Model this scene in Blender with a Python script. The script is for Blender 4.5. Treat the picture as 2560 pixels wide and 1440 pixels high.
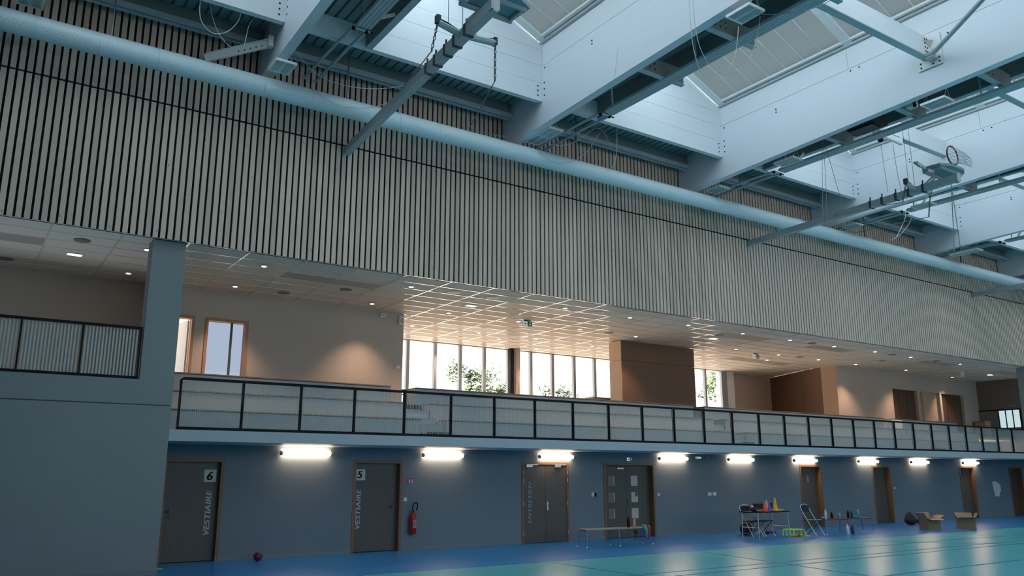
import bpy, math, random
from mathutils import Vector, Matrix
random.seed(7)
S = bpy.context.scene
COL = S.collection
for o in list(bpy.data.objects):
    bpy.data.objects.remove(o)

# ------------------------------------------------------------------ camera, sky, sun, exposure
EYE = Vector((0.0, 0.0, 1.75))
FPX = 2040.0
PITCH = math.atan(466.0 / FPX)
YAW = math.radians(34.02)
cam = bpy.data.cameras.new('camera')
cam.sensor_fit = 'HORIZONTAL'
cam.sensor_width = 36.0
cam.lens = 36.0 * FPX / 2560.0
cam.clip_start = 0.05
cam.clip_end = 600
camo = bpy.data.objects.new('camera', cam)
COL.objects.link(camo)
camo.location = EYE
camo.rotation_euler = (math.pi / 2 + PITCH, 0, -YAW)
S.camera = camo

world = bpy.data.worlds.new('sky')
S.world = world
world.use_nodes = True
wn = world.node_tree.nodes
wn['Background'].inputs[0].default_value = (0.92, 0.97, 1.0, 1)
wn['Background'].inputs[1].default_value = 2.0

sun_d = bpy.data.lights.new('sun', 'SUN')
sun_d.energy = 115.0
sun_d.color = (0.92, 0.97, 1.0)
sun_d.angle = math.radians(1.0)
suno = bpy.data.objects.new('sun', sun_d)
COL.objects.link(suno)
suno.rotation_euler = Vector((0.90, 0.20, -0.38)).to_track_quat('-Z', 'Y').to_euler()

S.view_settings.view_transform = 'Standard'
S.view_settings.look = 'None'
S.view_settings.exposure = 0.0
S.view_settings.gamma = 1.0
S.view_settings.use_curve_mapping = False

# ------------------------------------------------------------------ helpers
FW = Vector((math.sin(YAW) * math.cos(PITCH), math.cos(YAW) * math.cos(PITCH), math.sin(PITCH)))
RT = Vector((math.cos(YAW), -math.sin(YAW), 0))
UP = RT.cross(FW)


def on_y(px, py, y):
    """survey helper: where the sight line through a point of the photograph meets the plane y"""
    d = FW + RT * ((px - 1280) / FPX) + UP * ((720 - py) / FPX)
    return EYE + d * (y / d.y)


def on_z(px, py, z):
    d = FW + RT * ((px - 1280) / FPX) + UP * ((720 - py) / FPX)
    return EYE + d * ((z - EYE.z) / d.z)


class MB:
    def __init__(s):
        s.v = []
        s.f = []
        s.sm = []

    def poly(s, pts, smooth=False):
        b = len(s.v)
        s.v += [Vector(p) for p in pts]
        s.f.append(tuple(range(b, b + len(pts))))
        s.sm.append(smooth)
        return s

    def box(s, x0, x1, y0, y1, z0, z1):
        b = len(s.v)
        s.v += [Vector(p) for p in ((x0, y0, z0), (x1, y0, z0), (x1, y1, z0), (x0, y1, z0),
                                    (x0, y0, z1), (x1, y0, z1), (x1, y1, z1), (x0, y1, z1))]
        for q in ((3, 2, 1, 0), (4, 5, 6, 7), (0, 1, 5, 4), (1, 2, 6, 5), (2, 3, 7, 6), (3, 0, 4, 7)):
            s.f.append(tuple(b + i for i in q))
            s.sm.append(False)
        return s

    def cbox(s, cx, cy, cz, sx, sy, sz):
        return s.box(cx - sx / 2, cx + sx / 2, cy - sy / 2, cy + sy / 2, cz - sz / 2, cz + sz / 2)

    def bar(s, a, b, w, h=None, upv=(0, 0, 1)):
        """rectangular bar from a to b, w sideways, h along up"""
        h = w if h is None else h
        a = Vector(a)
        b = Vector(b)
        d = (b - a).normalized()
        u = Vector(upv)
        if abs(d.dot(u)) > 0.98:
            u = Vector((0, 1, 0))
        sd = d.cross(u).normalized()
        u = sd.cross(d).normalized()
        k = len(s.v)
        for p in (a, b):
            for i, j in ((-1, -1), (1, -1), (1, 1), (-1, 1)):
                s.v.append(p + sd * (i * w / 2) + u * (j * h / 2))
        for q in ((0, 1, 2, 3), (7, 6, 5, 4), (0, 4, 5, 1), (1, 5, 6, 2), (2, 6, 7, 3), (3, 7, 4, 0)):
            s.f.append(tuple(k + i for i in q))
            s.sm.append(False)
        return s

    def tube(s, pts, r, n=8, cap=True, r2=None):
        pts = [Vector(p) for p in pts]
        m = len(pts)
        k = len(s.v)
        ref = Vector((0.31, 0.17, 0.93))
        prev = None
        for i, p in enumerate(pts):
            d = (pts[min(i + 1, m - 1)] - pts[max(i - 1, 0)])
            d = d.normalized() if d.length > 1e-9 else Vector((0, 0, 1))
            if prev is None:
                u = d.orthogonal().normalized()
            else:
                u = (prev - d * prev.dot(d))
                u = u.normalized() if u.length > 1e-6 else d.orthogonal().normalized()
            prev = u
            w = d.cross(u)
            rr = r if r2 is None else r + (r2 - r) * i / max(1, m - 1)
            if isinstance(r, (list, tuple)):
                rr = r[i]
            for j in range(n):
                a = 2 * math.pi * j / n
                s.v.append(p + u * (math.cos(a) * rr) + w * (math.sin(a) * rr))
        for i in range(m - 1):
            for j in range(n):
                a = k + i * n + j
                b = k + i * n + (j + 1) % n
                s.f.append((a, b, b + n, a + n))
                s.sm.append(True)
        if cap:
            s.poly([s.v[k + j].copy() for j in reversed(range(n))])
            s.poly([s.v[k + (m - 1) * n + j].copy() for j in range(n)])
        return s

    def lathe(s, prof, n=16, c=(0, 0, 0), axis='z', cap=True):
        """prof: list of (radius, height)"""
        c = Vector(c)
        k = len(s.v)
        for r, z in prof:
            for j in range(n):
                a = 2 * math.pi * j / n
                p = Vector((r * math.cos(a), r * math.sin(a), z))
                if axis == 'y':
                    p = Vector((p.x, p.z, p.y))
                elif axis == 'x':
                    p = Vector((p.z, p.x, p.y))
                s.v.append(c + p)
        for i in range(len(prof) - 1):
            for j in range(n):
                a = k + i * n + j
                b = k + i * n + (j + 1) % n
                s.f.append((a, b, b + n, a + n))
                s.sm.append(True)
        if cap:
            s.poly([s.v[k + j].copy() for j in reversed(range(n))])
            s.poly([s.v[k + (len(prof) - 1) * n + j].copy() for j in range(n)])
        return s

    def torus(s, c, R, r, nrm=(0, 0, 1), n=24, m=8, sx=1.0):
        c = Vector(c)
        nrm = Vector(nrm).normalized()
        u = nrm.orthogonal().normalized()
        if abs(nrm.y) > 0.9:
            u = Vector((1, 0, 0))
        if abs(nrm.z) > 0.9:
            u = Vector((1, 0, 0))
        w = nrm.cross(u)
        k = len(s.v)
        for i in range(n):
            a = 2 * math.pi * i / n
            e = u * math.cos(a) * sx + w * math.sin(a)
            for j in range(m):
                b = 2 * math.pi * j / m
                s.v.append(c + e * (R + r * math.cos(b)) + nrm * (r * math.sin(b)))
        for i in range(n):
            for j in range(m):
                s.f.append((k + i * m + j, k + ((i + 1) % n) * m + j, k + ((i + 1) % n) * m + (j + 1) % m, k + i * m + (j + 1) % m))
                s.sm.append(True)
        return s

    def ball(s, c, r, n=14, m=9, sq=(1, 1, 1), jit=0.0):
        c = Vector(c)
        k = len(s.v)
        rnd = random.Random(int(c.x * 1000) + int(c.y * 77))
        for i in range(m + 1):
            t = math.pi * i / m
            for j in range(n):
                a = 2 * math.pi * j / n
                q = 1 + (rnd.random() - 0.5) * jit
                s.v.append(c + Vector((math.sin(t) * math.cos(a) * sq[0], math.sin(t) * math.sin(a) * sq[1], math.cos(t) * sq[2])) * r * q)
        for i in range(m):
            for j in range(n):
                a = k + i * n + j
                b = k + i * n + (j + 1) % n
                s.f.append((a, a + n, b + n, b))
                s.sm.append(True)
        return s

    def prism(s, pts2, y0, y1):
        """extrude an x,z outline along y"""
        n = len(pts2)
        k = len(s.v)
        for y in (y0, y1):
            s.v += [Vector((p[0], y, p[1])) for p in pts2]
        s.f.append(tuple(k + i for i in range(n)))
        s.sm.append(False)
        s.f.append(tuple(k + n + i for i in reversed(range(n))))
        s.sm.append(False)
        for i in range(n):
            j = (i + 1) % n
            s.f.append((k + j, k + i, k + n + i, k + n + j))
            s.sm.append(False)
        return s

    def build(s, name, m, parent=None, local=False, kind=None):
        me = bpy.data.meshes.new(name)
        off = Vector((0, 0, 0))
        if parent is not None and not local:
            off = Vector(parent.get('_off', (0, 0, 0)))
        me.from_pydata([tuple(v - off) for v in s.v], [], s.f)
        me.polygons.foreach_set('use_smooth', s.sm)
        me.materials.append(m)
        me.update()
        o = bpy.data.objects.new(name, me)
        COL.objects.link(o)
        if parent is not None:
            o.parent = parent
            o['_off'] = tuple(off)
        if kind:
            o['kind'] = kind
        return o


def tag(o, label, cat, group=None):
    o['label'] = label
    o['category'] = cat
    if group:
        o['group'] = group
    return o


def thing(name, label, cat, loc=(0, 0, 0), rz=0.0, group=None):
    o = bpy.data.objects.new(name, None)
    o.empty_display_size = 0.1
    o.location = loc
    o.rotation_euler = (0, 0, rz)
    o['_off'] = tuple(loc)
    COL.objects.link(o)
    return tag(o, label, cat, group)


def struct(name, label=None, loc=(0, 0, 0)):
    o = bpy.data.objects.new(name, None)
    o.empty_display_size = 0.1
    o.location = loc
    o['_off'] = tuple(loc)
    o['kind'] = 'structure'
    if label:
        o['label'] = label
    COL.objects.link(o)
    return o


def smesh(name, mb, m, label=None):
    o = mb.build(name, m)
    o['kind'] = 'structure'
    if label:
        o['label'] = label
    return o


def copy_tree(o, parent=None):
    c = o.copy()
    COL.objects.link(c)
    if parent is not None:
        c.parent = parent
    for ch in list(o.children):
        copy_tree(ch, c)
    return c


def inst(name, src, parent, loc):
    """a further piece sharing mesh data"""
    o = bpy.data.objects.new(name, src.data)
    o.location = loc
    COL.objects.link(o)
    o.parent = parent
    return o


def smooth(pts, k=6):
    pts = [Vector(p) for p in pts]
    out = []
    n = len(pts)
    for i in range(n - 1):
        p0, p1, p2, p3 = pts[max(i - 1, 0)], pts[i], pts[i + 1], pts[min(i + 2, n - 1)]
        for j in range(k):
            t = j / k
            out.append(0.5 * ((2 * p1) + (p2 - p0) * t + (2 * p0 - 5 * p1 + 4 * p2 - p3) * t * t + (3 * p1 - p0 - 3 * p2 + p3) * t ** 3))
    out.append(pts[-1])
    return out


def lettering(name, txt, size, m, parent, origin, xdir, ydir, shear=0.2, bold=0.0, depth=0.002, stretch=1.0):
    """flat letters; origin = lower left of the line, xdir along the line, ydir to the letter tops"""
    cu = bpy.data.curves.new(name, 'FONT')
    cu.body = txt
    cu.size = size
    cu.shear = shear
    cu.extrude = depth
    cu.space_character = 1.06
    tmp = bpy.data.objects.new(name, cu)
    COL.objects.link(tmp)
    dg = bpy.context.evaluated_depsgraph_get()
    me = bpy.data.meshes.new_from_object(tmp.evaluated_get(dg))
    bpy.data.objects.remove(tmp)
    xd = Vector(xdir).normalized()
    yd = Vector(ydir).normalized()
    zd = xd.cross(yd)
    if bold:
        mb = MB()
        for q, dx in enumerate((-bold, 0.0, bold)):
            for pg in me.polygons:
                mb.poly([me.vertices[i].co + Vector((dx, 0, 0.0022 * q)) for i in pg.vertices])
        me.clear_geometry()
        me.from_pydata([tuple(v) for v in mb.v], [], mb.f)
    me.transform(Matrix.Diagonal((stretch, 1, 1, 1)))
    off = Vector(parent.get('_off', (0, 0, 0)))
    M = Matrix((xd, yd, zd)).transposed().to_4x4()
    M.translation = Vector(origin) - off
    me.transform(M)
    me.materials.clear()
    me.materials.append(m)
    o = bpy.data.objects.new(name, me)
    COL.objects.link(o)
    o.parent = parent
    o['_off'] = tuple(off)
    return o


# ------------------------------------------------------------------ materials
def new_mat(name):
    m = bpy.data.materials.new(name)
    m.use_nodes = True
    nt = m.node_tree
    return m, nt, nt.nodes['Principled BSDF']


def paint(name, col, rough=0.6, metal=0.0, var=0.06, scale=3.0, bump=0.0, bscale=60.0, spec=0.5):
    m, nt, b = new_mat(name)
    b.inputs['Roughness'].default_value = rough
    b.inputs['Metallic'].default_value = metal
    b.inputs['Specular IOR Level'].default_value = spec
    tc = nt.nodes.new('ShaderNodeTexCoord')
    nz = nt.nodes.new('ShaderNodeTexNoise')
    nz.inputs['Scale'].default_value = scale
    nz.inputs['Detail'].default_value = 4
    nt.links.new(tc.outputs['Object'], nz.inputs['Vector'])
    mx = nt.nodes.new('ShaderNodeMix')
    mx.data_type = 'RGBA'
    mx.inputs[6].default_value = tuple(c * (1 - var) for c in col) + (1,)
    mx.inputs[7].default_value = tuple(min(1, c * (1 + var)) for c in col) + (1,)
    nt.links.new(nz.outputs['Fac'], mx.inputs[0])
    nt.links.new(mx.outputs[2], b.inputs['Base Color'])
    if bump:
        n2 = nt.nodes.new('ShaderNodeTexNoise')
        n2.inputs['Scale'].default_value = bscale
        bp = nt.nodes.new('ShaderNodeBump')
        bp.inputs['Strength'].default_value = bump
        bp.inputs['Distance'].default_value = 0.01
        nt.links.new(tc.outputs['Object'], n2.inputs['Vector'])
        nt.links.new(n2.outputs['Fac'], bp.inputs['Height'])
        nt.links.new(bp.outputs['Normal'], b.inputs['Normal'])
    return m


def wood(name, c1, c2, stretch=(14, 14, 0.7), rough=0.55, knots=False, per_piece=False):
    m, nt, b = new_mat(name)
    b.inputs['Roughness'].default_value = rough
    tc = nt.nodes.new('ShaderNodeTexCoord')
    mp = nt.nodes.new('ShaderNodeMapping')
    mp.inputs['Scale'].default_value = stretch
    nt.links.new(tc.outputs['Object'], mp.inputs['Vector'])
    oi = nt.nodes.new('ShaderNodeObjectInfo')
    ad = nt.nodes.new('ShaderNodeVectorMath')
    ad.operation = 'ADD'
    sc = nt.nodes.new('ShaderNodeVectorMath')
    sc.operation = 'SCALE'
    sc.inputs[0].default_value = (37.0, 11.0, 53.0)
    nt.links.new(oi.outputs['Random'], sc.inputs['Scale'])
    nt.links.new(mp.outputs['Vector'], ad.inputs[0])
    nt.links.new(sc.outputs[0], ad.inputs[1])
    nz = nt.nodes.new('ShaderNodeTexNoise')
    nz.inputs['Scale'].default_value = 2.0
    nz.inputs['Detail'].default_value = 6
    nz.inputs['Roughness'].default_value = 0.65
    nt.links.new(ad.outputs[0], nz.inputs['Vector'])
    mx = nt.nodes.new('ShaderNodeMix')
    mx.data_type = 'RGBA'
    mx.inputs[6].default_value = tuple(c1) + (1,)
    mx.inputs[7].default_value = tuple(c2) + (1,)
    nt.links.new(nz.outputs['Fac'], mx.inputs[0])
    last = mx.outputs[2]
    if per_piece:
        hv = nt.nodes.new('ShaderNodeHueSaturation')
        mr = nt.nodes.new('ShaderNodeMapRange')
        mr.inputs['To Min'].default_value = 0.88
        mr.inputs['To Max'].default_value = 1.10
        nt.links.new(oi.outputs['Random'], mr.inputs['Value'])
        nt.links.new(mr.outputs[0], hv.inputs['Value'])
        nt.links.new(last, hv.inputs['Color'])
        last = hv.outputs[0]
    if knots:
        vo = nt.nodes.new('ShaderNodeTexVoronoi')
        vo.inputs['Scale'].default_value = 1.0
        mp2 = nt.nodes.new('ShaderNodeMapping')
        mp2.inputs['Scale'].default_value = (5, 5, 2.2)
        ad2 = nt.nodes.new('ShaderNodeVectorMath')
        ad2.operation = 'ADD'
        nt.links.new(tc.outputs['Object'], mp2.inputs['Vector'])
        nt.links.new(mp2.outputs[0], ad2.inputs[0])
        nt.links.new(sc.outputs[0], ad2.inputs[1])
        nt.links.new(ad2.outputs[0], vo.inputs['Vector'])
        cr = nt.nodes.new('ShaderNodeValToRGB')
        cr.color_ramp.elements[0].position = 0.03
        cr.color_ramp.elements[0].color = (0.25, 0.22, 0.2, 1)
        cr.color_ramp.elements[1].position = 0.085
        cr.color_ramp.elements[1].color = (1, 1, 1, 1)
        nt.links.new(vo.outputs['Distance'], cr.inputs[0])
        ml = nt.nodes.new('ShaderNodeMix')
        ml.data_type = 'RGBA'
        ml.blend_type = 'MULTIPLY'
        ml.inputs[0].default_value = 0.7
        nt.links.new(last, ml.inputs[6])
        nt.links.new(cr.outputs[0], ml.inputs[7])
        last = ml.outputs[2]
    nt.links.new(last, b.inputs['Base Color'])
    return m


def emit(name, col, strength):
    m, nt, b = new_mat(name)
    nt.nodes.remove(b)
    e = nt.nodes.new('ShaderNodeEmission')
    e.inputs[0].default_value = tuple(col) + (1,)
    e.inputs[1].default_value = strength
    nt.links.new(e.outputs[0], nt.nodes['Material Output'].inputs[0])
    return m


def glass(name, tint, gloss=0.06):
    m, nt, b = new_mat(name)
    nt.nodes.remove(b)
    t = nt.nodes.new('ShaderNodeBsdfTransparent')
    t.inputs[0].default_value = tuple(tint) + (1,)
    g = nt.nodes.new('ShaderNodeBsdfGlossy')
    g.inputs['Roughness'].default_value = 0.03
    fr = nt.nodes.new('ShaderNodeFresnel')
    fr.inputs[0].default_value = 1.45
    mx = nt.nodes.new('ShaderNodeMixShader')
    nt.links.new(fr.outputs[0], mx.inputs[0])
    nt.links.new(t.outputs[0], mx.inputs[1])
    nt.links.new(g.outputs[0], mx.inputs[2])
    nt.links.new(mx.outputs[0], nt.nodes['Material Output'].inputs[0])
    return m


def opal(name, col):
    """diffusing polycarbonate sheet"""
    m, nt, b = new_mat(name)
    nt.nodes.remove(b)
    t = nt.nodes.new('ShaderNodeBsdfTranslucent')
    t.inputs[0].default_value = tuple(col) + (1,)
    d = nt.nodes.new('ShaderNodeBsdfDiffuse')
    d.inputs[0].default_value = (0.30, 0.33, 0.34, 1)
    mx = nt.nodes.new('ShaderNodeMixShader')
    mx.inputs[0].default_value = 0.25
    nt.links.new(t.outputs[0], mx.inputs[1])
    nt.links.new(d.outputs[0], mx.inputs[2])
    nt.links.new(mx.outputs[0], nt.nodes['Material Output'].inputs[0])
    return m


M = {}
M['wall_shade_tint'] = paint('wall_paint_with_shade', (0.155, 0.205, 0.25), 0.55, var=0.04, scale=1.2, bump=0.05, bscale=180)  # bluish shade under the balcony is put into this colour
M['concrete'] = paint('smooth_render', (0.21, 0.25, 0.27), 0.5, var=0.07, scale=0.9, bump=0.06, bscale=90)
M['edge'] = paint('balcony_edge_paint', (0.38, 0.46, 0.52), 0.5, var=0.05, scale=0.9)
M['wall_warm'] = paint('gallery_paint', (0.50, 0.455, 0.42), 0.6, var=0.03, scale=1.0, bump=0.04, bscale=150)
M['gal_floor'] = paint('pale_warm_floor', (0.62, 0.50, 0.39), 0.4, var=0.04)
M['wall_tan'] = paint('tan_paint', (0.55, 0.45, 0.37), 0.6, var=0.03)
M['wall_dark'] = paint('dark_brown_paint', (0.16, 0.14, 0.125), 0.6, var=0.04)
M['slat'] = wood('pale_spruce', (0.64, 0.485, 0.395), (0.79, 0.635, 0.535), (30, 30, 0.8), 0.6, True, True)
M['felt'] = paint('black_felt', (0.012, 0.012, 0.012), 0.95, var=0.2, scale=30, spec=0.1)
M['white_wood'] = wood('white_stained_timber', (0.70, 0.755, 0.84), (0.82, 0.87, 0.95), (9, 0.5, 14), 0.5)
M['white_board'] = wood('white_board', (0.73, 0.775, 0.84), (0.83, 0.87, 0.93), (0.5, 8, 10), 0.5)
M['white_frame'] = paint('white_frame', (0.80, 0.82, 0.82), 0.4, var=0.02)
M['grey_flash'] = paint('grey_flashing', (0.46, 0.48, 0.49), 0.4, var=0.03)
M['opal'] = opal('opal_polycarbonate', (0.100, 0.118, 0.124))
M['deck'] = paint('steel_deck', (0.26, 0.32, 0.33), 0.45, 0.0, var=0.05, spec=0.4)
M['joist'] = wood('stained_joist', (0.20, 0.22, 0.21), (0.27, 0.29, 0.28), (10, 0.5, 10), 0.6)
M['steel_blue'] = paint('blue_grey_steel', (0.40, 0.52, 0.58), 0.4, 0.0, var=0.04)
M['radiant'] = paint('radiant_panel_enamel', (0.42, 0.52, 0.57), 0.38, 0.0, var=0.03)
M['duct'] = paint('duct_lacquer', (0.72, 0.86, 0.93), 0.34, 0.0, var=0.03, scale=2)
M['hole'] = paint('dark_hole', (0.02, 0.025, 0.03), 0.8, var=0)
M['black'] = paint('black_lacquer', (0.010, 0.012, 0.014), 0.55, var=0.1, spec=0.12)
M['black_soft'] = paint('black_nylon', (0.02, 0.02, 0.024), 0.8, var=0.3, scale=14)
M['graphite'] = paint('graphite', (0.06, 0.07, 0.08), 0.5, var=0.1)
M['hoop_grey'] = paint('hoop_steel_grey', (0.46, 0.52, 0.55), 0.4, 0.15, var=0.06)
M['board_grey'] = paint('backboard_back', (0.22, 0.36, 0.42), 0.5, var=0.05)
M['rim'] = paint('rim_red', (0.16, 0.035, 0.03), 0.4, var=0.1)
M['net'] = paint('net_cord', (0.62, 0.64, 0.66), 0.9, var=0.05)
M['cable'] = paint('cable_sheath', (0.62, 0.64, 0.64), 0.5, var=0.04)
M['cable_dark'] = paint('steel_cable', (0.22, 0.24, 0.26), 0.4, 0.5, var=0.04)
M['white_plastic'] = paint('white_plastic', (0.90, 0.91, 0.91), 0.35, var=0.02)
M['lens_off'] = paint('luminaire_lens', (0.66, 0.74, 0.78), 0.15, 0.0, var=0.03)
M['lens_off2'] = paint('luminaire_louvre', (0.40, 0.49, 0.54), 0.3, 0.3, var=0.05)
M['tube'] = emit('strip_lamp', (1.0, 0.66, 0.42), 32.0)
M['down'] = emit('downlight_lamp', (1.0, 0.86, 0.68), 14.0)
M['exit_lit'] = emit('lit_sign_white', (0.75, 1.0, 0.85), 0.45)
M['green'] = paint('sign_green', (0.02, 0.13, 0.07), 0.4, var=0.02)
M['tile'] = paint('mineral_tile', (0.72, 0.69, 0.66), 0.8, var=0.02, scale=2, bump=0.08, bscale=120)
M['grid'] = paint('ceiling_grid', (0.88, 0.87, 0.84), 0.16, 0.25, var=0.01, spec=1.0)
M['wire'] = paint('infill_wire', (0.42, 0.50, 0.52), 0.5, var=0.02)
M['grille'] = paint('ceiling_grille', (0.40, 0.39, 0.38), 0.5, var=0.02)
M['speaker_mesh'] = paint('speaker_mesh', (0.20, 0.19, 0.18), 0.6, var=0.05)
M['seat_wood'] = wood('bench_ply', (0.20, 0.14, 0.09), (0.36, 0.27, 0.18), (1.2, 9, 9), 0.5)
M['tier'] = paint('tier_board', (0.33, 0.40, 0.45), 0.5, var=0.03, scale=2)
M['step_dark'] = paint('step_nosing', (0.035, 0.04, 0.045), 0.6, var=0.25, scale=40)
M['veneer'] = wood('oak_veneer', (0.10, 0.060, 0.038), (0.175, 0.108, 0.07), (16, 16, 0.6), 0.45)
M['oak_light_lit'] = wood('light_and_lit_oak', (0.42, 0.29, 0.19), (0.58, 0.43, 0.30), (14, 14, 0.6), 0.45)  # light oak, also the cube side where window light is painted in
M['frame_wood'] = wood('door_frame_wood', (0.17, 0.085, 0.04), (0.28, 0.145, 0.072), (12, 12, 0.8), 0.45)
M['frame_wood2'] = wood('gallery_frame_wood', (0.36, 0.18, 0.085), (0.50, 0.27, 0.14), (12, 12, 0.8), 0.45)
M['leaf_door'] = wood('dark_door_laminate', (0.060, 0.058, 0.056), (0.125, 0.118, 0.108), (22, 22, 0.5), 0.45)
M['door_brown'] = wood('brown_door_laminate', (0.07, 0.042, 0.028), (0.12, 0.075, 0.05), (18, 18, 0.6), 0.5)
M['letter'] = paint('letter_vinyl', (0.52, 0.57, 0.59), 0.5, var=0.01)
M['letter_dim'] = paint('letter_vinyl_grey', (0.26, 0.30, 0.33), 0.5, var=0.01)
M['sign_white'] = paint('sign_white', (0.66, 0.69, 0.69), 0.5, var=0.01)
M['paper'] = paint('paper', (0.60, 0.56, 0.52), 0.8, var=0.03, scale=20)
M['paper_dull'] = paint('plastic_sleeve', (0.20, 0.18, 0.16), 0.3, var=0.15, scale=12)
M['red'] = paint('red_enamel', (0.42, 0.012, 0.015), 0.3, var=0.04)
M['blue_floor'] = paint('blue_sports_floor', (0.012, 0.20, 0.53), 0.30, 0.0, var=0.05, scale=0.6, spec=0.5)
M['cyan_floor'] = paint('turquoise_sports_floor', (0.085, 0.50, 0.60), 0.27, 0.0, var=0.05, scale=0.6, spec=0.55)
M['line'] = paint('court_line_paint', (0.025, 0.20, 0.26), 0.5, var=0.03, spec=0.2)
M['base'] = paint('skirting', (0.19, 0.22, 0.25), 0.5, var=0.03)
M['chrome'] = paint('brushed_steel', (0.62, 0.64, 0.65), 0.3, 0.8, var=0.03)
M['blue_tube'] = paint('blue_tube', (0.04, 0.22, 0.66), 0.35, var=0.03)
M['bench_top'] = wood('beech_bench', (0.36, 0.27, 0.20), (0.48, 0.37, 0.28), (1.0, 12, 12), 0.45)
M['orange'] = paint('orange_plastic', (0.85, 0.07, 0.015), 0.45, var=0.03)
M['yellow'] = paint('yellow_plastic', (0.78, 0.40, 0.015), 0.45, var=0.03)
M['blue'] = paint('blue_plastic', (0.025, 0.09, 0.55), 0.4, var=0.03)
M['lime'] = paint('lime_plastic', (0.55, 0.80, 0.12), 0.5, var=0.04)
M['green_pl'] = paint('green_plastic', (0.10, 0.55, 0.12), 0.5, var=0.04)
M['teal'] = paint('teal_plastic', (0.03, 0.32, 0.40), 0.4, var=0.04)
M['clear'] = paint('clear_bottle', (0.55, 0.60, 0.62), 0.1, var=0.05)
M['pink'] = paint('salmon_plastic', (0.55, 0.28, 0.22), 0.5, var=0.03)
M['maroon'] = paint('maroon_ball', (0.16, 0.02, 0.035), 0.5, var=0.35, scale=9)
M['navy'] = paint('navy_plastic', (0.012, 0.022, 0.06), 0.4, var=0.1)
M['carton'] = paint('cardboard', (0.22, 0.155, 0.10), 0.8, var=0.08, scale=6)
M['carton_in'] = paint('cardboard_flap', (0.31, 0.235, 0.165), 0.8, var=0.06, scale=6)
M['alu'] = paint('window_aluminium', (0.33, 0.36, 0.40), 0.35, 0.2, var=0.03)
M['glass'] = glass('window_glass', (0.97, 0.98, 0.98))
M['glass_blue'] = glass('solar_glass', (0.22, 0.25, 0.31))
M['glass_dim'] = glass('guard_glass', (0.80, 0.88, 0.88))
M['pane_glow'] = emit('pane_daylight_glow', (0.66, 0.88, 0.90), 0.8)  # panes emit to stand in for the daylight behind them
M['warm_bounce_ground'] = paint('outside_ground', (0.36, 0.26, 0.18), 0.9, var=0.2, scale=0.5)  # unseen ground, tone warmed to bounce light onto the gallery ceiling
M['bark'] = paint('bark', (0.14, 0.10, 0.07), 0.9, var=0.2)
M['foliage'] = paint('foliage', (0.045, 0.068, 0.018), 0.7, var=0.35, scale=1.5)
M['foliage2'] = paint('foliage_pale', (0.065, 0.082, 0.036), 0.7, var=0.35, scale=1.5)

# ------------------------------------------------------------------ main dimensions
YW = 18.11          # recessed wall of the ground floor
YF = 16.30          # face of the rendered front wall, pillar and balcony edge
YS = 16.15          # face of the slats
ZC = 6.15           # gallery ceiling, lower edge of the slats
ZB0, ZB1 = 2.36, 2.57   # balcony slab
ZG = 3.40           # gallery floor
YG = 20.40          # gallery wall
YWIN = 24.40        # window wall
BX0, BP = 4.38, 6.22    # left face of the first beam in view, beam spacing
YT = 14.42          # front of the trimmers
XL, XR, YN = -9.0, 44.0, -7.0

# ------------------------------------------------------------------ floor
fl = smesh('floor', MB().box(XL, XR, YN, YW + 0.3, -0.12, 0.0), M['blue_floor'], 'glossy blue sports floor along the walls')
MB().box(XL, XR, YN, 14.12, 0.0, 0.0025).build('court_surface', M['cyan_floor'], fl)['label'] = 'turquoise court surface'
for a in (((9.0, 11.45), (XR, 11.30)), ((9.0, 10.95), (XR, 10.98)), ((10.41, 14.1), (10.36, YN)), ((14.75, 14.1), (13.6, 8.6)),
          ((20.3, 14.1), (24.6, 9.0)), ((25.5, 14.1), (25.4, YN)), ((XL, 8.9), (XR, 8.9)), ((18.0, 12.6), (XR, 12.4)), ((30.8, 14.1), (27.0, 8.6))):
    (xa, ya), (xb, yb) = a
    MB().bar((xa, ya, 0.0036), (xb, yb, 0.0036), 0.06, 0.0016).build('court_line', M['line'], fl)

# ------------------------------------------------------------------ recessed wall with its doors
doors = [(3.66, 4.86), (7.80, 9.05), (12.53, 14.08), (15.33, 17.28), (24.03, 25.20), (28.22, 29.37), (34.28, 35.42), (38.33, 39.5)]
ZD = 2.07
wb = MB()
x = 3.0
for a, b in doors:
    wb.box(x, a, YW, YW + 0.25, 0, ZB0)
    wb.box(a, b, YW, YW + 0.25, ZD, ZB0)
    x = b
wb.box(x, XR, YW, YW + 0.25, 0, ZB0)
wb.box(XL, XR, YW + 0.24, YW + 0.30, 0, ZB0)
wallb = smesh('wall_back', wb, M['wall_shade_tint'], 'painted wall under the balcony with bluish shade in its colour')
x = 3.4
k = 1
for a, b in doors + [(XR, XR)]:
    smesh('baseboard_back', MB().box(x + 0.002, a - 0.002, YW - 0.012, YW - 0.001, 0.001, 0.07), M['base'])
    x = b


def door(n, a, b, label, frame='frame_wood', leaf='leaf_door', double=False, depth=0.15, hinge_right=True):
    r = struct('door_%d' % n, label, (a, YW, 0))
    f = 0.065
    y0, y1 = YW - 0.018, YW + depth + 0.03
    MB().box(a, a + f, y0, y1, 0, ZD).build('door_jamb', M[frame], r)
    MB().box(b - f, b, y0, y1, 0, ZD).build('door_jamb', M[frame], r)
    MB().box(a + f, b - f, y0, y1, ZD - f, ZD).build('door_head', M[frame], r)
    yl = YW + depth
    leaves = [(a + f + 0.004, b - f - 0.004)]
    if double:
        m_ = (a + b) / 2
        leaves = [(a + f + 0.004, m_ - 0.004), (m_ + 0.004, b - f - 0.004)]
    out = []
    for p, q in leaves:
        out.append(MB().box(p, q, yl, yl + 0.045, 0.012, ZD - f - 0.004).build('door_leaf', M[leaf], r))
    return r, out, yl


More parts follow.
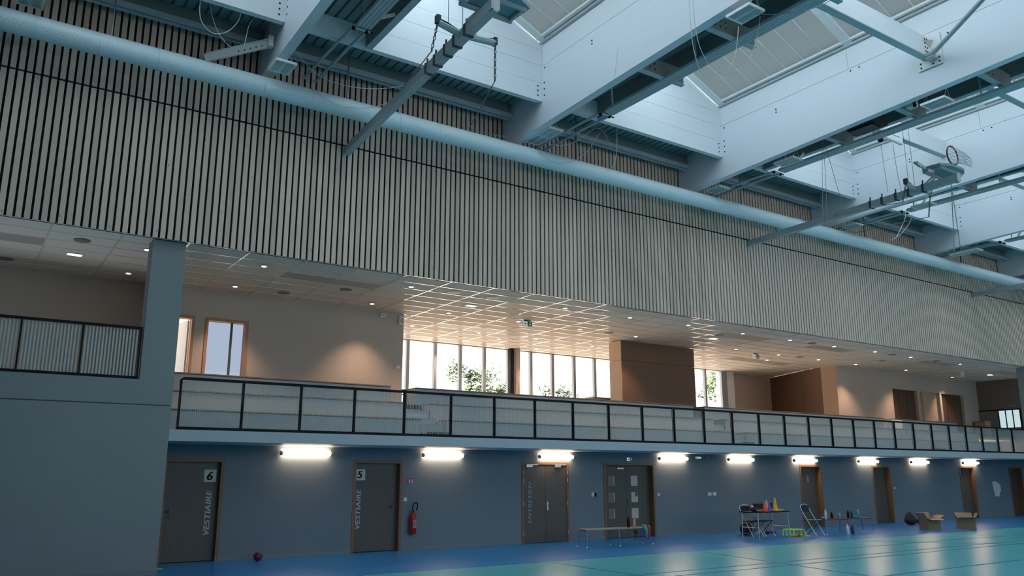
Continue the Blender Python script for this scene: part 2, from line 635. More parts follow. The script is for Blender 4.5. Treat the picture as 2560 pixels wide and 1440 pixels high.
def handle(leaf, x, z, y, to=-1, m='graphite'):
    MB().box(x - 0.022, x + 0.022, y - 0.008, y - 0.0005, z - 0.11, z + 0.11).build('handle_plate', M[m], leaf)
    MB().tube([(x, y - 0.008, z + 0.03), (x, y - 0.055, z + 0.03), (x + to * 0.12, y - 0.055, z + 0.03)], 0.010, 8).build('door_handle', M[m], leaf)


d6, L6, yl = door(1, *doors[0], 'dark laminate door marked 6 beside the rendered pillar', depth=0.13)
MB().box(4.49, 4.74, yl - 0.004, yl - 0.0005, 1.595, 1.85).build('number_plate', M['sign_white'], L6[0])
lettering('door_number', '6', 0.25, M['black'], L6[0], (4.535, yl - 0.0065, 1.635), (1, 0, 0), (0, 0, 1), 0.18, 0.009, 0.0015)
lettering('door_lettering', 'VESTIAIRE', 0.165, M['letter'], L6[0], (4.675, yl - 0.002, 0.50), (0, 0, 1), (-1, 0, 0), 0.18, 0.0055, 0.001, 1.17)
handle(L6[0], 3.84, 0.98, yl)

d5, L5, yl = door(2, *doors[1], 'dark laminate door marked 5 beside the fire extinguisher', depth=0.13)
MB().box(7.90, 8.15, yl - 0.004, yl - 0.0005, 1.615, 1.87).build('number_plate', M['sign_white'], L5[0])
lettering('door_number', '5', 0.24, M['black'], L5[0], (7.945, yl - 0.0055, 1.665), (1, 0, 0), (0, 0, 1), 0.18, 0.009, 0.001)
lettering('door_lettering', 'VESTIAIRE', 0.165, M['letter'], L5[0], (8.055, yl - 0.002, 0.50), (0, 0, 1), (-1, 0, 0), 0.18, 0.0055, 0.001, 1.17)
handle(L5[0], 8.86, 0.98, yl)

dE, LE, yl = door(3, *doors[2], 'dark double door of the cleaning store with grey lettering', depth=0.005, double=True)
lettering('door_lettering', 'ENTRETIEN', 0.165, M['letter_dim'], LE[0], (12.845, yl - 0.002, 0.50), (0, 0, 1), (-1, 0, 0), 0.18, 0.0055, 0.001, 1.17)
handle(LE[1], 13.37, 0.93, yl, -1, 'chrome')
for lf, xa, xb in ((LE[0], 12.66, 13.05), (LE[1], 13.60, 13.98)):
    MB().box(xa, xa + 0.2, yl - 0.05, yl - 0.001, 1.94, 1.99).build('door_closer', M['chrome'], lf)
    MB().box(xa + 0.02, xb, yl - 0.035, yl - 0.024, 1.993, 2.012).build('closer_arm', M['chrome'], lf)
for xx in (12.565, 14.015):
    for zz in (0.2, 0.95, 1.55, 1.75):
        MB().lathe([(0.010, 0), (0.010, 0.10)], 8, (xx + 0.014, YW - 0.025, zz)).build('hinge', M['chrome'], dE)

dP, LP, yl = door(4, *doors[3], 'dark double door with taped sheets of paper', depth=0.16, double=True)
for i, z in enumerate((1.43, 0.97, 0.52)):
    MB().box(15.63 , 15.87, yl - 0.003, yl - 0.0005, z, z + 0.28).build('notice_sheet', M['paper_dull'], LP[0])['label'] = 'dull sleeve with a curled sheet'
    MB().box(15.835, 15.86, yl - 0.006, yl - 0.0032, z + 0.01, z + 0.27).build('notice_edge', M['paper'], LP[0])
    MB().box(16.50, 16.755, yl - 0.003, yl - 0.0005, z - 0.005, z + 0.28).build('notice_sheet', M['paper'], LP[1])['label'] = 'pale sheet of paper'
MB().box(16.65, 16.74, yl - 0.005, yl - 0.0032, 1.13, 1.24).build('notice_print', M['graphite'], LP[1])
handle(LP[1], 16.36, 0.96, yl, -1)
MB().box(15.95, 16.2, yl - 0.05, yl - 0.001, 1.90, 1.94).build('door_closer', M['chrome'], LP[0])

for n, (i, lb) in enumerate(((4, 'narrow dark door behind the grey folding chair'), (5, 'plain dark door left of the black bag'),
                             (6, 'dark door behind the right cardboard box'), (7, 'very dark door at the right end of the wall'))):
    dd, LL, yl = door(5 + n, *doors[i], lb, depth=0.16, leaf='door_brown' if i == 7 else 'leaf_door', frame='frame_wood')
    a, b = doors[i]
    handle(LL[0], a + 0.16, 0.98, yl, 1)
    if i == 4:
        MB().box(24.62, 24.70, yl - 0.003, yl - 0.0005, 1.5, 1.72).build('number_plate', M['letter_dim'], LL[0])

# ------------------------------------------------------------------ rendered front wall, pillar, balcony slab
fw = MB()
fw.box(XL, 3.32, YF, 16.72, 0, 2.99)
fw.box(XL, 2.72, YF, 16.72, 3.012, 3.46)
fw.box(2.72, 3.32, YF, 16.72, 3.012, ZC)
wf = smesh('wall_front', fw, M['concrete'], 'grey rendered wall and pillar on the left')
MB().box(XL, 3.30, YF + 0.012, 16.70, 2.988, 3.014).build('joint_strip', M['graphite'], wf)['label'] = 'dark shadow joint'
smesh('baseboard_front', MB().box(XL, 3.332, YF - 0.012, YF - 0.001, 0.001, 0.08), M['base'])
slab = MB().box(3.322, XR, YF, YW - 0.001, ZB0, ZB1).box(3.322, XR, YW - 0.001, 19.0, ZB0 + 0.001, ZB1)
smesh('floor_balcony', slab, M['edge'], 'grey balcony slab edge above the strip lamps')
smesh('wall_pillar_right', MB().box(36.93, 37.70, YF + 0.001, 16.6, ZB1, ZC), M['concrete'], 'grey rendered pillar at the right end of the balcony')

# outer shell of the hall (mostly behind the camera)
smesh('wall_left', MB().box(XL - 0.2, XL, YN, 25.0, 0, 12.0), M['concrete'])
smesh('wall_right', MB().box(XR, XR + 0.2, YN, 25.0, 0, 12.0), M['concrete'])
smesh('wall_near', MB().box(XL - 0.2, XR + 0.2, YN - 0.2, YN, 0, 3.0).box(XL - 0.2, XR + 0.2, YN - 0.2, YN, 7.5, 12.0).box(XL - 0.2, 2.0, YN - 0.2, YN, 3.0, 7.5).box(40.0, XR + 0.2, YN - 0.2, YN, 3.0, 7.5), M['concrete'])
wnr = struct('window_2', 'assumed glazed band behind the viewer, added to light the slats', (2.0, YN, 3.0))  # unseen band, added so daylight reaches the slatted wall from the front
for i in range(20):
    MB().box(2.0 + i * 2 - 0.04, 2.0 + i * 2 + 0.04, YN - 0.12, YN - 0.02, 3.0, 7.5).build('mullion', M['alu'], wnr)
    if i < 19:
        MB().poly([(2.04 + i * 2, YN - 0.07, 3.0), (3.96 + i * 2, YN - 0.07, 3.0), (3.96 + i * 2, YN - 0.07, 7.5), (2.04 + i * 2, YN - 0.07, 7.5)]).build('pane', M['glass'], wnr)

# ------------------------------------------------------------------ slatted wall
XS0, XS1 = -1.20, 38.6
ws = struct('wall_slatted', 'long upper wall clad with vertical pale wooden slats', (0, YS, ZC))
MB().box(XL, XR, YS + 0.035, YF + 0.0, ZC + 0.005, 12.0).build('felt_backing', M['felt'], ws)['label'] = 'black felt behind the slats'
PITCH_S, GAP = 0.1323, 0.041
ZM0, ZM1, ZT = 8.855, 8.895, 10.66
low = MB().box(0, PITCH_S - GAP, 0, 0.034, 0.0, ZM0 - ZC).build('slat', M['slat'], ws, local=True)
upp = MB().box(0, PITCH_S - GAP, 0, 0.034, ZM1 - ZC, ZT - ZC).build('slat', M['slat'], ws, local=True)
rest = MB()
n = 0
k0 = math.floor(XS0 / PITCH_S)
k1 = math.ceil(XS1 / PITCH_S)
for k in range(k0, k1):
    xx = 0.004 + k * PITCH_S + GAP / 2
    dy = random.uniform(0, 0.004)
    for src, (za, zb) in ((low, (ZC, ZM0)), (upp, (ZM1, ZT))):
        if n < 300:
            if n < 2:
                src.location = (xx, dy, 0)
            else:
                inst('slat', src, ws, (xx, dy, 0))
        else:
            rest.box(xx, xx + PITCH_S - GAP, YS + dy, YS + dy + 0.034, za, zb)
        n += 1
rs = rest.build('slat_run', M['slat'], ws, kind='stuff')
rs['label'] = 'far run of narrow slats'

# ------------------------------------------------------------------ roof: beams, trimmers, skylights
def zbeam(y):
    return 9.74 + (16.0 - y) * 0.028


BEAMS = [BX0 + BP * k for k in (-1, 0, 1, 2, 3, 4, 5, 6)]
beam_names = {0: 'off to the left', 1: 'left of the first basketball arm', 2: 'right of the first basketball arm', 3: 'crossed by the long brace tube',
              4: 'behind the raised basketball ring', 5: 'right of the raised basketball ring', 6: 'near the right edge', 7: 'beyond the right edge'}
Y_NEAR = -6.9
bolt_src = None


def add_bolt(parent, x, y, z, ax):
    global bolt_src
    if bolt_src is None:
        bolt_src = {}
    if ax not in bolt_src:
        o = MB().lathe([(0.020, -0.008), (0.020, 0.004)], 8, (0, 0, 0), ax).build('bolt', M['hole'], parent, local=True)
        bolt_src[ax] = o
        o.location = Vector((x, y, z)) - Vector(parent['_off'])
        return
    inst('bolt', bolt_src[ax], parent, Vector((x, y, z)) - Vector(parent['_off']))


for k, X in enumerate(BEAMS):
    r = thing('roof_beam', 'deep white roof beam ' + beam_names[k], 'roof beam', (X, 16.1, 9.74), 0, 'white roof beams')
    prof = [(Y_NEAR, zbeam(Y_NEAR)), (16.12, zbeam(16.12)), (16.12, 11.285), (Y_NEAR, 11.285)]
    mb = MB()
    b0 = []
    for xx in (X, X + 0.20):
        b0.append([Vector((xx, p[0], p[1])) for p in prof])
    mb.poly(list(reversed(b0[0]))).poly(b0[1])
    for i in range(4):
        j = (i + 1) % 4
        mb.poly([b0[0][i], b0[0][j], b0[1][j], b0[1][i]])
    mb.build('laminated_beam', M['white_wood'], r)
    y = 14.9
    for ya, yb in ((10.42, 16.12), (6.4, 10.41), (2.4, 6.39), (Y_NEAR, 2.39)):
        MB().box(X + 0.002, X + 0.20, ya, yb, 11.297, 11.84).build('upstand_board', M['white_board'], r)
    if 1 <= k <= 6:
        for zz in (10.50, 10.66, 10.82):
            add_bolt(r, X - 0.001, YT - 0.09, zz, 'x')
        add_bolt(r, X - 0.001, YT - 0.12, 11.20, 'x')
        for yy, zz in ((12.55, 11.08), (12.55, 11.0), (10.35, 11.22), (10.12, 11.22), (8.0, 11.1)):
            add_bolt(r, X - 0.001, yy, zz, 'x')

for k in range(len(BEAMS) - 1):
    X = BEAMS[k]
    xa, xb = X + 0.20, X + BP
    where = beam_names[k + 1]
    # trimmer boards across the bay, front face at YT
    r = thing('roof_trimmer', 'white planked trimmer left of the roof beam ' + where, 'roof trimmer', (xa, YT, 10.37), 0, 'white trimmers at the roof edge')
    xw = X + 1.83
    MB().box(xa + 0.003, xb - 0.003, YT, YT + 0.14, 10.37, 10.825).build('trimmer_plank', M['white_board'], r)
    MB().box(xa + 0.003, xw, YT + 0.02, YT + 0.14, 10.826, 10.965).build('closing_board', M['joist'], r)
    MB().box(xw, xb - 0.003, YT + 0.002, YT + 0.14, 10.832, 11.285).build('trimmer_plank', M['white_board'], r)
    MB().box(xw, xb - 0.003, YT + 0.001, YT + 0.14, 11.292, 11.70).build('trimmer_plank', M['white_board'], r)
    xm = (xw + xb) / 2
    MB().prism([(xw, 11.706), (xb - 0.003, 11.706), (xb - 0.003, 11.86), (xm, 12.88), (xw, 11.86)], YT + 0.002, YT + 0.14).build('gable_panel', M['white_board'], r)
    if 1 <= k + 1 <= 6:
        for zz in (10.50, 10.62, 10.74):
            add_bolt(r, xb - 0.13, YT - 0.001, zz, 'y')
    # inner joist beside the well
    j = thing('roof_joist', 'dark skylight joist left of the roof beam ' + where, 'joist', (X + 1.70, 0, 10.37), 0, 'dark joists beside the skylights')
    MB().box(X + 1.70, X + 1.825, Y_NEAR, YT - 0.003, 10.37, 10.83).build('joist_board', M['joist'], j)
    MB().box(X + 1.77, X + 1.825, Y_NEAR, YT - 0.003, 10.835, 11.86).build('well_board', M['white_board'], j)
    MB().box(X + 1.69, X + 1.835, Y_NEAR, YT - 0.004, 10.345, 10.369).build('joist_flange', M['steel_blue'], j)
    # dark noggins between beam and joist
    for yy in (11.5, 9.55, 7.6, 5.6):
        nb = thing('roof_noggin', '%s dark cross board from the slats left of beam %s' % (
            {11.5: 'first', 9.55: 'second', 7.6: 'third', 5.6: 'fourth'}[yy], where), 'cross board', (xa, yy, 10.02), 0, 'dark cross boards in the narrow roof bays')
        MB().box(xa + 0.002, X + 1.69, yy, yy + 0.05, 10.06, 10.43).build('cross_board', M['joist'], nb)
        MB().box(xa + 0.002, X + 1.69, yy - 0.03, yy + 0.08, 10.03, 10.058).build('flange', M['steel_blue'], nb)
        for bx_ in (0.35, 0.50, 0.65):
            for bz in (10.18, 10.31):
                add_bolt(nb, xa + bx_, yy - 0.001, bz, 'y')
    # ribbed steel deck: long bay and the strip beside the slatted wall
    dk = MB()
    p = xa
    w_ = 0.21
    while p < xa + 1.60:
        q = min(p + w_, xa + 1.62)
        dk.box(p, q - 0.05, Y_NEAR, YT + 0.05, 10.84, 10.905)
        dk.box(q - 0.055, q + 0.005, Y_NEAR, YT + 0.05, 10.90, 10.95)
        p = q
    p = xa
    while p < xb - 0.02:
        q = min(p + w_, xb)
        dk.box(p, max(p, q - 0.05), YT + 0.14, YS + 0.03, 10.82, 10.88)
        dk.box(max(p, q - 0.05), q, YT + 0.14, YS + 0.03, 10.88, 10.93)
        p = q
    smesh('ceiling_deck', dk, M['deck'], 'ribbed steel roof deck left of the roof beam ' + where)
    # steel angle at the head of the slats
    e = thing('edge_beam', 'steel edge beam over slats left of beam ' + where, 'edge beam', (xa, 15.8, 10.46), 0, 'steel edge beams over the slats')
    MB().box(xa + 0.01, xb - 0.01, 15.66, 15.69, 10.425, 10.53).build('edge_web', M['steel_blue'], e)
    MB().box(xa + 0.01, xb - 0.01, 15.60, 15.68, 10.40, 10.424).build('edge_flange', M['steel_blue'], e)
    MB().box(xa + 0.01, xb - 0.01, 15.74, 15.83, 10.40, 10.424).build('edge_flange', M['steel_blue'], e)
    MB().box(xa + 0.01, xb - 0.01, 15.74, 15.77, 10.425, 10.81).build('edge_web', M['joist'], e)
    # skylight
    s = struct('window_%d' % (k + 10), 'ridged opal skylight left of the roof beam ' + where, (xw, YT, 11.86))
    zr, ze = 12.90, 11.86
    for side in (0, 1):
        xe = xw if side == 0 else xb
        sg = 1 if side == 0 else -1
        # eaves profile: outer flashing, inner white strip
        MB().box(min(xe, xe + sg * 0.07), max(xe, xe + sg * 0.07), Y_NEAR, YT, ze - 0.015, ze + 0.05).build('eaves_flashing', M['grey_flash'], s)
        MB().bar((xe + sg * 0.125, Y_NEAR, ze + 0.085), (xe + sg * 0.125, YT - 0.01, ze + 0.085), 0.10, 0.055).build('eaves_strip', M['white_frame'], s)
        yy = YT
        seg = 0
        while yy > Y_NEAR + 1:
            ya = max(yy - 4.0, Y_NEAR)
            mb = MB().bar((xe + sg * 0.05, yy - 0.12, ze + 0.04), (xm, yy - 0.12, zr - 0.03), 0.24 if seg else 0.20, 0.05)
            mb.build('glazing_bar', M['white_frame'], s)
            npane = 7
            if side == 0:
                npane = 1
            y0 = yy - 0.22
            st = (y0 - ya) / npane
            for i in range(npane):
                p0, p1 = y0 - st * i + (0.06 if i == 0 else 0), y0 - st * (i + 1) - (0.12 if i == npane - 1 else 0)
                MB().poly([(xe + sg * 0.12, p0, ze + 0.10), (xm, p0, zr), (xm, p1, zr), (xe + sg * 0.12, p1, ze + 0.10)] if sg < 0 else
                          [(xe + sg * 0.12, p1, ze + 0.10), (xm, p1, zr), (xm, p0, zr), (xe + sg * 0.12, p0, ze + 0.10)]).build('pane', M['opal'], s)
                if i:
                    MB().bar((xe + sg * 0.12, p0, ze + 0.102), (xm, p0, zr + 0.002), 0.03, 0.008).build('pane_joint', M['white_frame'], s)
            yy = ya
            seg += 1
    MB().box(xw - 0.02, xw + 0.14, Y_NEAR, YT, ze + 0.105, ze + 0.125).box(xb - 0.14, xb + 0.02, Y_NEAR, YT, ze + 0.105, ze + 0.125).box(xw - 0.03, xw - 0.01, Y_NEAR, YT, ze - 0.02, ze + 0.12).box(xb + 0.01, xb + 0.03, Y_NEAR, YT, ze - 0.02, ze + 0.12).build('eaves_cap', M['grey_flash'], s)
    MB().bar((xm, Y_NEAR, zr - 0.02), (xm, YT, zr - 0.02), 0.12, 0.06).build('ridge_bar', M['white_frame'], s)
# roof over the gallery and plugs so that daylight only enters through glass
smesh('ceiling_roof', MB().box(XL - 0.2, XR + 0.2, YF, 25.2, 6.42, 6.6).box(XL - 0.2, BEAMS[0] + 0.2, YN - 0.2, YF, 10.95, 11.1).box(BEAMS[-1], XR + 0.2, YN - 0.2, YF, 10.95, 11.1)
      .box(BEAMS[0], BEAMS[-1] + 0.2, YT + 0.13, YF, 10.96, 11.06), M['deck'])

# ------------------------------------------------------------------ radiant panels
ZP = {1: 10.20, 2: 10.02, 3: 9.90, 4: 9.90, 5: 9.90, 6: 9.90}
for k in (1, 2, 3, 4, 5, 6):
    X = BEAMS[k] + 1.08
    z = ZP[k]
    r = thing('radiant_panel', 'ribbed radiant heating panel right of beam ' + beam_names[k], 'heating panel', (X, 13.4, z), 0, 'ribbed radiant panels under the roof')
    w = 0.31
    n = 4
    for i in range(n):
        xa = X + w * i / n
        MB().box(xa + 0.006, xa + w / n - 0.006, -3.0, 13.45, z - 0.012, z + 0.03).build('panel_rib', M['radiant'], r)
    MB().box(X, X + w, -3.0, 13.40, z + 0.001, z + 0.05).build('panel_body', M['radiant'], r)
    MB().tube([(X - 0.02, 13.58, z + 0.01), (X + w + 0.03, 13.58, z + 0.01)], 0.028, 8).build('manifold', M['radiant'], r)
    for i, xx in enumerate((X + 0.02, X + w - 0.02)):
        MB().tube([(xx - 0.02, 13.60, z + 0.01), (xx - 0.07, 14.3, z - 0.0), (xx - 0.10, 15.5, z - 0.02), (xx - 0.10, 16.05, z - 0.03)], 0.034, 8).build('supply_pipe', M['radiant'], r)
        MB().ball((xx - 0.02, 13.58, z - 0.01), 0.042, 8, 5).build('valve', M['black'], r)
    MB().tube([(X + w + 0.03, 13.58, z + 0.01), (X + w + 0.09, 13.58, z + 0.0)], 0.02, 6).build('vent_valve', M['black'], r)
    for yy in (13.2, 10.6, 8.0):
        MB().bar((X + 0.05, yy, z + 0.05), (X + 0.02, yy, 10.86), 0.05, 0.012, (0, 1, 0)).build('hanger', M['steel_blue'], r)
    MB().bar((X + w + 0.02, 13.15, z + 0.10), (X + w + 0.29, 13.0, 10.40), 0.07, 0.012, (0, 1, 0)).build('hanger_plate', M['white_frame'], r)

# ------------------------------------------------------------------ cross struts in the wells
for (xa, xb, y, z0, z1, lb) in ((12.43, 16.80, 8.42, 10.70, 11.17, 'white cross strut bolted to the roof beam crossed by the long brace tube'),
                                (18.65, 23.04, 11.45, 10.84, 11.30, 'white cross strut behind the raised basketball ring'),
                                (18.65, 23.04, 8.42, 10.76, 11.20, 'white cross strut at the right edge above the raised ring'),
                                (24.9, 29.25, 11.45, 10.84, 11.30, 'white cross strut far right behind the second ring')):
    r = thing('cross_strut', lb, 'strut', (xb, y, z0), 0, 'white cross struts in the skylight wells')
    MB().box(xa, xb, y, y + 0.16, z0, z1).build('strut_beam', M['white_board'], r)
    MB().box(xa, xb, y + 0.002, y + 0.165, z0 - 0.02, z0 - 0.001).build('strut_flange', M['steel_blue'], r)
    if y < 9:
        MB().box(xb - 0.02, xb - 0.001, y - 0.26, y + 0.30, z0 - 0.24, z1 + 0.02).build('end_plate', M['white_frame'], r)
        for yy in (y - 0.2, y - 0.05, y + 0.22):
            for zz in (z0 - 0.18, z0 - 0.08):
                add_bolt(r, xb - 0.021, yy, zz, 'x')
        MB().box(xb - 0.24, xb - 0.02, y - 0.012, y - 0.001, z0 + 0.02, z1 - 0.02).build('side_plate', M['white_frame'], r)
        for xx in (xb - 0.2, xb - 0.12):
            for zz in (z0 + 0.08, z0 + 0.18, z0 + 0.28, z0 + 0.38):
                add_bolt(r, xx, y - 0.013, zz, 'y')
r = thing('brace_tube', 'long grey brace tube rising from the bolted plate at upper right', 'brace', (16.70, 8.35, 10.66))
a, b = Vector((16.68, 8.33, 10.68)), Vector((14.2, 4.9, 10.72))
MB().tube([a, b], 0.050, 14).build('tube', M['hoop_grey'], r)
MB().bar(a + (a - b).normalized() * 0.12, a + (b - a).normalized() * 0.12, 0.03, 0.16).build('gusset', M['hoop_grey'], r)
MB().box(16.55, 16.78, 8.24, 8.42, 10.58, 10.60).build('gusset_plate', M['hoop_grey'], r)
MB().poly([(16.775, 8.30, 11.06), (16.52, 8.42, 11.02), (16.775, 8.41, 10.90)]).poly([(16.775, 8.30, 11.055), (16.775, 8.41, 10.895), (16.52, 8.42, 11.015)]).build('bracket', M['paper'], r)

# perforated bracket between slats and the first beam
r = thing('perforated_bracket', 'white perforated channel bracket behind the duct at upper left', 'bracket', (3.3, 16.1, 9.95))
pa, pb = on_y(512, 146, 15.75), on_y(682, 107, 15.0)
MB().bar(pa, pb, 0.05, 0.17).build('channel', M['white_frame'], r)
MB().bar(pa + Vector((0, -0.05, 0.08)), pb + Vector((0, -0.05, 0.08)), 0.06, 0.012).build('channel_lip', M['white_frame'], r)
dr = (pb - pa)
for i in range(5):
    c = pa + dr * (0.50 + 0.085 * i)
    MB().lathe([(0.022, -0.03), (0.022, -0.027)], 8, c + Vector((0, -0.0, -0.03)), 'y').build('punched_hole', M['hole'], r)
MB().cbox(pb.x - 0.055, pb.y, pb.z, 0.10, 0.14, 0.22).build('end_clamp', M['white_frame'], r)

# ------------------------------------------------------------------ ventilation duct
r = thing('ventilation_duct', 'long round pale blue air duct running in front of the slats', 'air duct', (0, 15.35, 9.37))
RD = 0.205
SEC = 0.995
sec = MB()
sec.lathe([(RD, 0.0), (RD, SEC - 0.008)], 32, (0, 0, 0), 'x', False)
sec.lathe([(RD - 0.010, 0.0), (RD - 0.010, SEC)], 32, (0, 0, 0), 'x', False)
s0 = sec.build('duct_section', M['duct'], r, local=True)
s0.location = (0.32 - 2 * SEC, 0, 0)
for i in range(1, 42):
    inst('duct_section', s0, r, (0.32 + (i - 2) * SEC, 0, 0))
ho = MB()
for i in range(-1, 36):
    x0 = 0.32 + i * SEC
    for j in range(9):
        xx = x0 + 0.12 + j * 0.085
        for row in range(2):
            a = math.radians(-112 + 9 * row)
            cy, cz = 15.35 + math.cos(a + 0) * 0, 9.37
            ang = math.radians(200 + row * 12)
            c = Vector((xx + (row * 0.04), 15.35 + math.cos(ang) * (RD + 0.001), 9.37 + math.sin(ang) * (RD + 0.001)))
            nn = Vector((0, math.cos(ang), math.sin(ang)))
            tt = Vector((0, -math.sin(ang), math.cos(ang)))
            ho.poly([c + Vector((0.007, 0, 0)), c + tt * 0.007, c - Vector((0.007, 0, 0)), c - tt * 0.007])
ho.build('perforation', M['hole'], r, kind='stuff')
MB().tube(smooth([(21.3, 15.36, 9.40), (21.3, 15.55, 9.52), (21.3, 15.85, 9.55), (21.3, 16.12, 9.55)]), 0.19, 16).build('branch_pipe', M['duct'], r)
for xx in (1.5, 6.1, 12.35, 18.6, 24.8, 31.0, 37.2):
    MB().box(xx - 0.012, xx + 0.012, 15.33, 15.37, 9.37 + RD - 0.01, 10.84 if abs((xx - BX0) % BP - 0.1) > 0.2 else 9.8).build('hanger', M['cable_dark'], r)

# ------------------------------------------------------------------ hall luminaires
LSPEC = [  # x, y, length, label
    (0.18, 15.15, 0.53, 'white square luminaire above the duct in the top left corner'),
    (4.47, 14.70, 0.52, 'white square luminaire just above the duct, left of the first basketball arm'),
    (11.01, 14.93, 1.03, 'long white four panel luminaire hanging above the duct left of the looped cables'),
    (10.79, 8.54, 0.53, 'white square luminaire at the top edge above the two looped ropes'),
    (17.43, 15.20, 0.53, 'small white luminaire close to the duct right of the long beam end'),
    (17.32, 12.67, 0.62, 'white luminaire beside the black pipe valves under the beam with the brace tube'),
    (17.16, 8.58, 0.55, 'white luminaire between the black loudspeaker and the bolted strut'),
    (23.77, 12.67, 0.60, 'thin white luminaire below the raised basketball ring'),
    (23.84, 15.15, 0.53, 'small white luminaire close to the duct right of the second basketball arm'),
    (29.74, 14.52, 1.03, 'long white luminaire above the duct near the right edge'),
    (23.25, 8.60, 0.55, 'far white luminaire under the beam right of the raised ring'),
]
for i, (x, y, ln, lb) in enumerate(LSPEC):
    z = {9: 9.60, 1: 9.55}.get(i, 9.75)
    r = thing('hall_luminaire', lb, 'ceiling light', (x, y, z), 0, 'white panel luminaires under the roof')
    w = 0.42
    h = 0.05
    t = 0.025
    MB().box(x - w / 2, x + w / 2, y - ln / 2, y - ln / 2 + t, z, z + h).box(x - w / 2, x + w / 2, y + ln / 2 - t, y + ln / 2, z, z + h) \
        .box(x - w / 2, x - w / 2 + t, y - ln / 2 + t, y + ln / 2 - t, z, z + h).box(x + w / 2 - t, x + w / 2, y - ln / 2 + t, y + ln / 2 - t, z, z + h).build('frame', M['white_plastic'], r)
    MB().box(x - w / 2 + t, x + w / 2 - t, y - ln / 2 + t, y + ln / 2 - t, z + 0.012, z + h).build('reflector', M['lens_off'], r)
    nl = 2 if ln > 0.8 else 1
    for q in range(nl):
        yc = y + (q - (nl - 1) / 2) * ln / nl
        l2 = ln / nl - 0.09
        for sx in (-1, 1):
            MB().box(x + sx * 0.095 - 0.055, x + sx * 0.095 + 0.055, yc - l2 / 2, yc + l2 / 2, z + 0.004, z + 0.0115).build('lens', M['lens_off2'], r)
    for sy in (-1, 1):
        MB().tube([(x - 0.12, y + sy * ln * 0.42, z + h), (x, y + sy * ln * 0.42, z + 0.32), (x + 0.12, y + sy * ln * 0.42, z + h)], 0.006, 5).build('suspension', M['cable'], r)
        MB().tube([(x, y + sy * ln * 0.42, z + 0.32), (x, y + sy * ln * 0.42, 10.83)], 0.005, 5).build('suspension', M['cable'], r)
    if i == 1 or i == 4 or i == 2:
        MB().tube([(x + 0.1, y + ln * 0.3, z + h), (x + 0.1, y + ln * 0.3, z + 0.30)], 0.014, 6).build('stem', M['white_plastic'], r)

# ------------------------------------------------------------------ folding basketball arms
def chain(a, b, n, m, parent, local):
    a, b = Vector(a), Vector(b)
    mb = MB()
    for i in range(n):
        c = a + (b - a) * ((i + 0.5) / n)
        L = (b - a).length / n * 0.62
        u = Vector((1, 0, 0)) if i % 2 else Vector((0, 1, 0))
        ring = [c + Vector((0, 0, 1)) * (L * math.cos(t)) + u * (L * 0.45 * math.sin(t)) for t in [2 * math.pi * q / 8 for q in range(9)]]
        mb.tube(ring, 0.008, 5, False)
    return mb.build('chain', m, parent, local=local)


